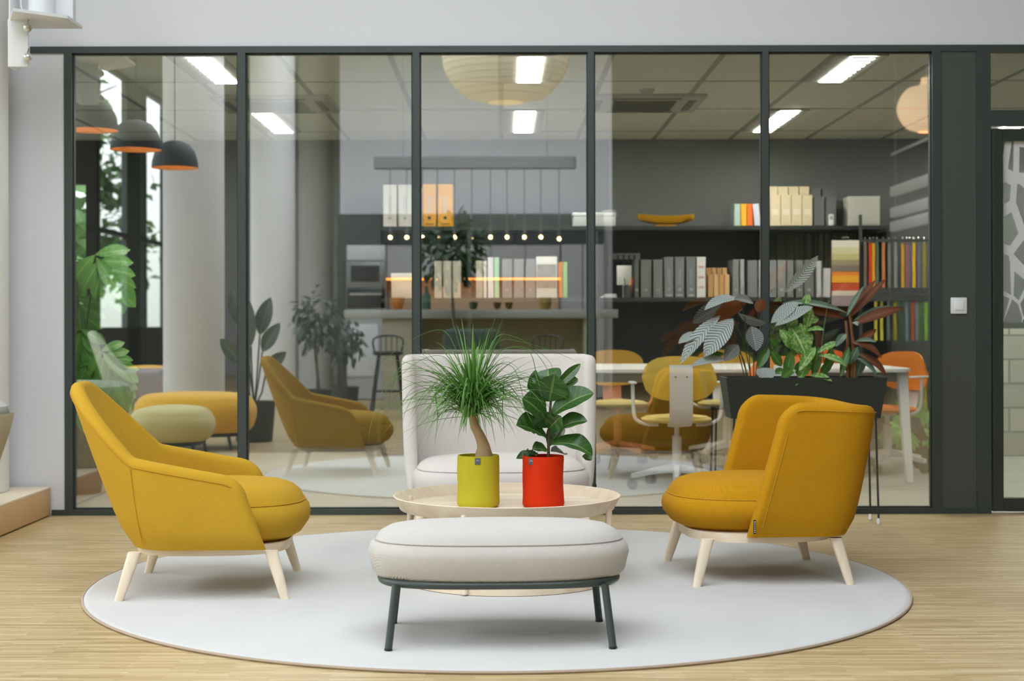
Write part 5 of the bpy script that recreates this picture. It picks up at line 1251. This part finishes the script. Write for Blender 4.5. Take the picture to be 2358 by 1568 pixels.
# screen and stools at the island
t = thing('lounge_sofa', 'low dark grey sofa back reflected in front of the island', 'sofa', R(1070, 745, 16.2) * Vector((1, 1, 0)) if False else Vector((R(1085, 0, 16.98).x, MIR - 16.98, 0)))
b = BM(); box(b, (0, 0, .66), (.62, .12, .66), .05, seg=3); obj('backrest', b, mat('dark_teal_fabric', (66, 78, 74), .8), t)
b = BM(); box(b, (0, .3, .36), (.62, .6, .18), .05, seg=3); obj('seat', b, mat('dark_teal_fabric', (66, 78, 74), .8), t)
for sx_, sy_ in ((-1, 0), (1, 0), (-1, 1), (1, 1)): b = BM(); tube(b, [(sx_ * .26, .02 + sy_ * .5, .28), (sx_ * .28, .02 + sy_ * .54, 0)], .014, 8); obj('leg', b, M_dark, t)
def stool(lab, u, d, m1, m2, g='bar stools at the island'):
    p = R(u, 0, d); t = thing('bar_stool', lab, 'stool', (p.x, p.y, 0), group=g)
    b = BM(); lathe(b, [(.15, .70), (.17, .715), (.17, .735), (.15, .745)], 28); obj('seat', b, m1, t)
    for sx_, sy_ in ((1, 1), (1, -1), (-1, 1), (-1, -1)): b = BM(); tube(b, [(sx_ * .10, sy_ * .10, .71), (sx_ * .19, sy_ * .19, 0)], .012, 8); obj('leg', b, m2, t)
    b = BM(); tube(b, [(.165 * math.cos(2 * PI * j / 24) * 1.0, .165 * math.sin(2 * PI * j / 24), .3) for j in range(24)], .008, 6, closed=True); obj('foot_ring', b, m2, t)
    b = BM(); tube(b, smooth_path([(-.15, -.02, .74), (-.16, -.03, .88), (0, -.17, .92), (.16, -.03, .88), (.15, -.02, .74)], 5), .011, 8)
    for k in range(4): tube(b, [(-.09 + k * .06, -.13, .74), (-.09 + k * .06, -.15, .91)], .006, 6)
    obj('spindle_back', b, m2, t)
stool('dark spindle-backed stool at the left end of the reflected island', 893, 16.9, M_dark, M_dark)
stool('stool with tan seat right of the middle of the reflected island', 1262, 16.9, mat('tan_seat', (176, 120, 84), .6), M_dark)
# ficus standard
def leafy(name, lab, cat_, base, trunk_h, cr, n, lw, m_, pot=(.17, .34), seed=0, squash=1.0, drop=0.0):
    t = thing(name, lab, cat_, (base.x, base.y, 0)); rr = random.Random(seed)
    b = BM(); lathe(b, [(pot[0] * .8, 0), (pot[0], pot[1]), (pot[0] - .02, pot[1]), (pot[0] - .03, pot[1] - .04)], 28, cap1=True); obj('pot', b, mat('dark_pot', (60, 62, 60), .6), t)
    b = BM(); tube(b, smooth_path([(0, 0, pot[1] - .05), (.02, .01, trunk_h * .5), (-.01, 0, trunk_h), (.0, 0, trunk_h + cr)], 5), [.022] * 6 + [.018] * 5 + [.012] * 5, 8); obj('trunk', b, mat('grey_bark', (96, 88, 72), .9), t)
    b = BM()
    for i in range(n):
        while True:
            v = Vector((rr.uniform(-1, 1), rr.uniform(-1, 1), rr.uniform(-1, 1)))
            if .35 < v.length < 1: break
        v = Vector((v.x, v.y, v.z * squash)); p = Vector((0, 0, trunk_h + cr * squash)) + v * cr * (1 + .15 * math.sin(i))
        d = (v * .6 + Vector((rr.uniform(-.6, .6), rr.uniform(-.6, .6), rr.uniform(-.8, .3) - drop))).normalized()
        leaf(b, p, p + d * lw * rr.uniform(1.6, 2.6), lw, sag=.1, up=(rr.uniform(-.5, .5), rr.uniform(-.5, .5), 1), n=4, fold=.12)
    obj('foliage', b, m_, t, recalc=False)
    return t
M_fic = leaf_mat('dark_ficus_leaf', (44, 74, 42), (40, 66, 38), (70, 100, 60), rough=.5)
q = R(1043, 0, 17.9)
leafy('ficus_tree', 'round-headed dark ficus on a thin trunk reflected before the kitchen', 'indoor tree', q, 1.50, .365, 520, .060, M_fic, seed=3, squash=1.1)
M_gp = leaf_mat('grey_green_leaf', (84, 98, 88), (76, 90, 80), (120, 132, 120), rough=.4)
leafy('dracaena', 'bushy potted dracaena, left of the two reflected beside the second mullion', 'potted plant', R(728, 0, 16.5), .78, .24, 260, .05, M_gp, seed=8, squash=1.3, drop=.7)
leafy('dracaena', 'drooping potted dracaena, right of the two reflected in the second pane', 'potted plant', R(792, 0, 17.2), .62, .22, 200, .045, M_gp, seed=9, squash=1.2, drop=.9)
t = thing('strelitzia', 'bird-of-paradise plant with upright paddle leaves reflected beside the first mullion', 'potted plant', (R(585, 0, 13.6).x, MIR - 13.6, 0))
b = BM(); lathe(b, [(.16, 0), (.19, .36), (.17, .36), (.16, .32)], 28); obj('pot', b, mat('dark_pot', (60, 62, 60), .6), t)
for (x, y, z, dx, dz, L_) in ((.05, 0, .95, .10, .34, .16), (.08, .05, .80, .16, .26, .14), (-.08, 0, 1.0, -.12, .36, .15), (-.02, .05, .85, -.02, .42, .14), (.10, -.04, .62, .18, .18, .13), (-.1, .03, .7, -.2, .22, .13)):
    b = BM(); leaf(b, (x, y, z), (x + dx, y, z + dz), L_, sag=.06, up=(-.2, 1, .2), n=10); obj('leaf', b, M_gp, t, recalc=False)
    b = BM(); tube(b, [(0, 0, .3), (x * .6, y, z * .7), (x, y, z)], .008, 6); obj('stem', b, M_gp, t)

# loungers and poufs by the windows
M_grf = mat('warm_grey_fabric', (176, 168, 166), .85, bump=(60, .3, 'weave'))
p = R(330, 0, 16.6)
t = thing('lounge_chair', 'grey lounge chair with sloping back reflected behind the yellow poufs', 'armchair', (p.x, p.y, 0), math.radians(-8))
b = BM(); shell_mesh(b, u_plan(.28, -.34, -.1, .40, 2.6), u_plan(.12, -.60, -.2, .42, 2.6), .22, .98, lambda s: .56 + .42 * (1 - sstep(.1, .6, abs(s))), .08, N=60); obj('shell', b, M_grf, t)
b = BM(); cushion(b, .36, .34, .24, .44, .38, n=2.6, k=48, cx=.06); obj('seat', b, M_grf, t)
for sx_, sy_ in ((1, 1), (1, -1), (-1, 1), (-1, -1)): wood_leg(t, (sx_ * .25, sy_ * .27, .22), (sx_ * .3, sy_ * .33, 0))
def pouf(lab, u, d, a_, b_, z0, z1, rgb, rz=0.0):
    p = R(u, 0, d); t = thing('pouf', lab, 'pouf', (p.x, p.y, 0), rz, 'yellow poufs by the windows')
    b = BM(); cushion(b, a_, b_, z0, z1, z1 - .07, n=2.6, k=56, lower_in=.06, crown=.02); obj('cushion', b, mat('pouf_%d' % rgb[1], rgb, .8, sheen=.2), t)
    b = BM(); rows = [[(x, y, z) for x, y in superell(a_ - .09, b_ - .09, 2.6, 40)] for z in (z0 - .03, z0 + .005)]; grid(b, rows, close_u=True, cap0=True, cap1=True); obj('base_frame', b, M_dark, t)
    for sx_, sy_ in ((1, 1), (1, -1), (-1, 1), (-1, -1)):
        b = BM(); tube(b, [(sx_ * a_ * .62, sy_ * b_ * .6, z0), (sx_ * a_ * .68, sy_ * b_ * .66, 0)], .013, 8); obj('leg', b, M_dark, t)
pouf('larger yellow oval pouf crossing the first mullion in the reflection', 450, 12.9, .51, .40, .14, .46, (250, 194, 36))
pouf('smaller yellow pouf behind, left of the larger one in the reflection', 340, 18.6, .36, .34, .16, .53, (250, 188, 36))
pouf('pale lemon pouf beside the larger yellow one in the reflection', 395, 11.9, .33, .36, .14, .40, (232, 220, 150))
# hanging acoustic tiers at the right
t = thing('ceiling_baffle', 'hanging white tiered rack reflected right of the colour chart', 'hanging rack', (5.5, 0, 0))
for k, (v, d0) in enumerate(((350, 21.5), (430, 21.4), (480, 21.2), (512, 21.0))):
    z = CAMZ - (v - VY) / F * 21
    b = BM(); box(b, (0, MIR - 20.3, z), (.05 if k else .03, 2.2, .05 if k else .04), .01)
    if k:
        for j in range(12): box(b, (0, MIR - 21.3 + j * .18, z - .06), (.1, .02, .12), .004)
    obj('tier', b, M_white, t)
for y in (MIR - 21.2, MIR - 19.4): b = BM(); tube(b, [(0, y, 2.35), (0, y, HZ)], .006, 6); obj('hanger', b, M_grey, t)

# ------------------------------------------------------------------ outdoors beyond the facade
b = BM(); box(b, (-24, -2, -.12), (34, 60, .1)); o = obj('ground', b, mat('pale_paving', (150, 148, 138), .95, mottle=.1, mscale=1), smooth=False); o['kind'] = 'structure'
b = BM(); box(b, (-8, 24, -.12), (20, 22, .1)); o = obj('ground', b, mat('pale_paving', (150, 148, 138), .95, mottle=.1, mscale=1), smooth=False); o['kind'] = 'structure'
M_tree = leaf_mat('tree_leaf', (96, 132, 76), (86, 122, 68), (140, 168, 110), rough=.5)
def tree(lab, x, y, h, cr, seed, g='trees outside the windows', n=3200):
    t = thing('tree', lab, 'tree', (x, y, -.07), group=g); rr = random.Random(seed)
    b = BM(); tube(b, smooth_path([(0, 0, 0), (.1, .05, h * .4), (0, .1, h * .75), (.05, 0, h)], 5), [.16] * 5 + [.12] * 6 + [.06] * 5, 10)
    for k in range(7):
        a_ = k * 2.4; z = h * (.35 + .08 * k); tube(b, [(0.05, .05, z), (math.cos(a_) * cr * .5, math.sin(a_) * cr * .5, z + cr * .3), (math.cos(a_) * cr * .8, math.sin(a_) * cr * .8, z + cr * .45)], [.05, .03, .015], 6)
    obj('trunk', b, mat('tree_bark', (90, 82, 68), .9), t)
    b = BM(); cl = [Vector((rr.uniform(-1, 1) * cr * .7, rr.uniform(-1, 1) * cr * .7, h * rr.uniform(.3, 1.05))) for _ in range(26)]
    for i in range(n):
        c = cl[i % 26]; v = Vector((rr.gauss(0, 1), rr.gauss(0, 1), rr.gauss(0, .7))) * cr * .2
        p = c + v; d = Vector((rr.uniform(-1, 1), rr.uniform(-1, 1), rr.uniform(-1, .4))).normalized()
        leaf(b, p, p + d * .32, .19, sag=.1, up=(rr.uniform(-1, 1), rr.uniform(-1, 1), 1), n=2, fold=.1)
    obj('foliage', b, M_tree, t, recalc=False)
for k, (x, y, h, cr) in enumerate(((-12.0, 0.5, 6.5, 2.0), (-9.0, -9.2, 7.0, 1.7), (-9.0, -13.6, 7.0, 1.7), (-14.0, -14.0, 8.5, 2.4), (-12.5, 6.5, 6.8, 2.2))):
    tree('leafy tree outside the glazed facade, %s' % ('opposite the poufs', 'seen in the first narrow window of the reflection', 'seen in the second narrow window of the reflection', 'tallest, standing farther out', 'beside the front of the hall')[k], x, y, h, cr, 20 + k)
tree('leafy tree outside the small far window of the office', -5.2, 17.2, 5.0, 1.8, 40)
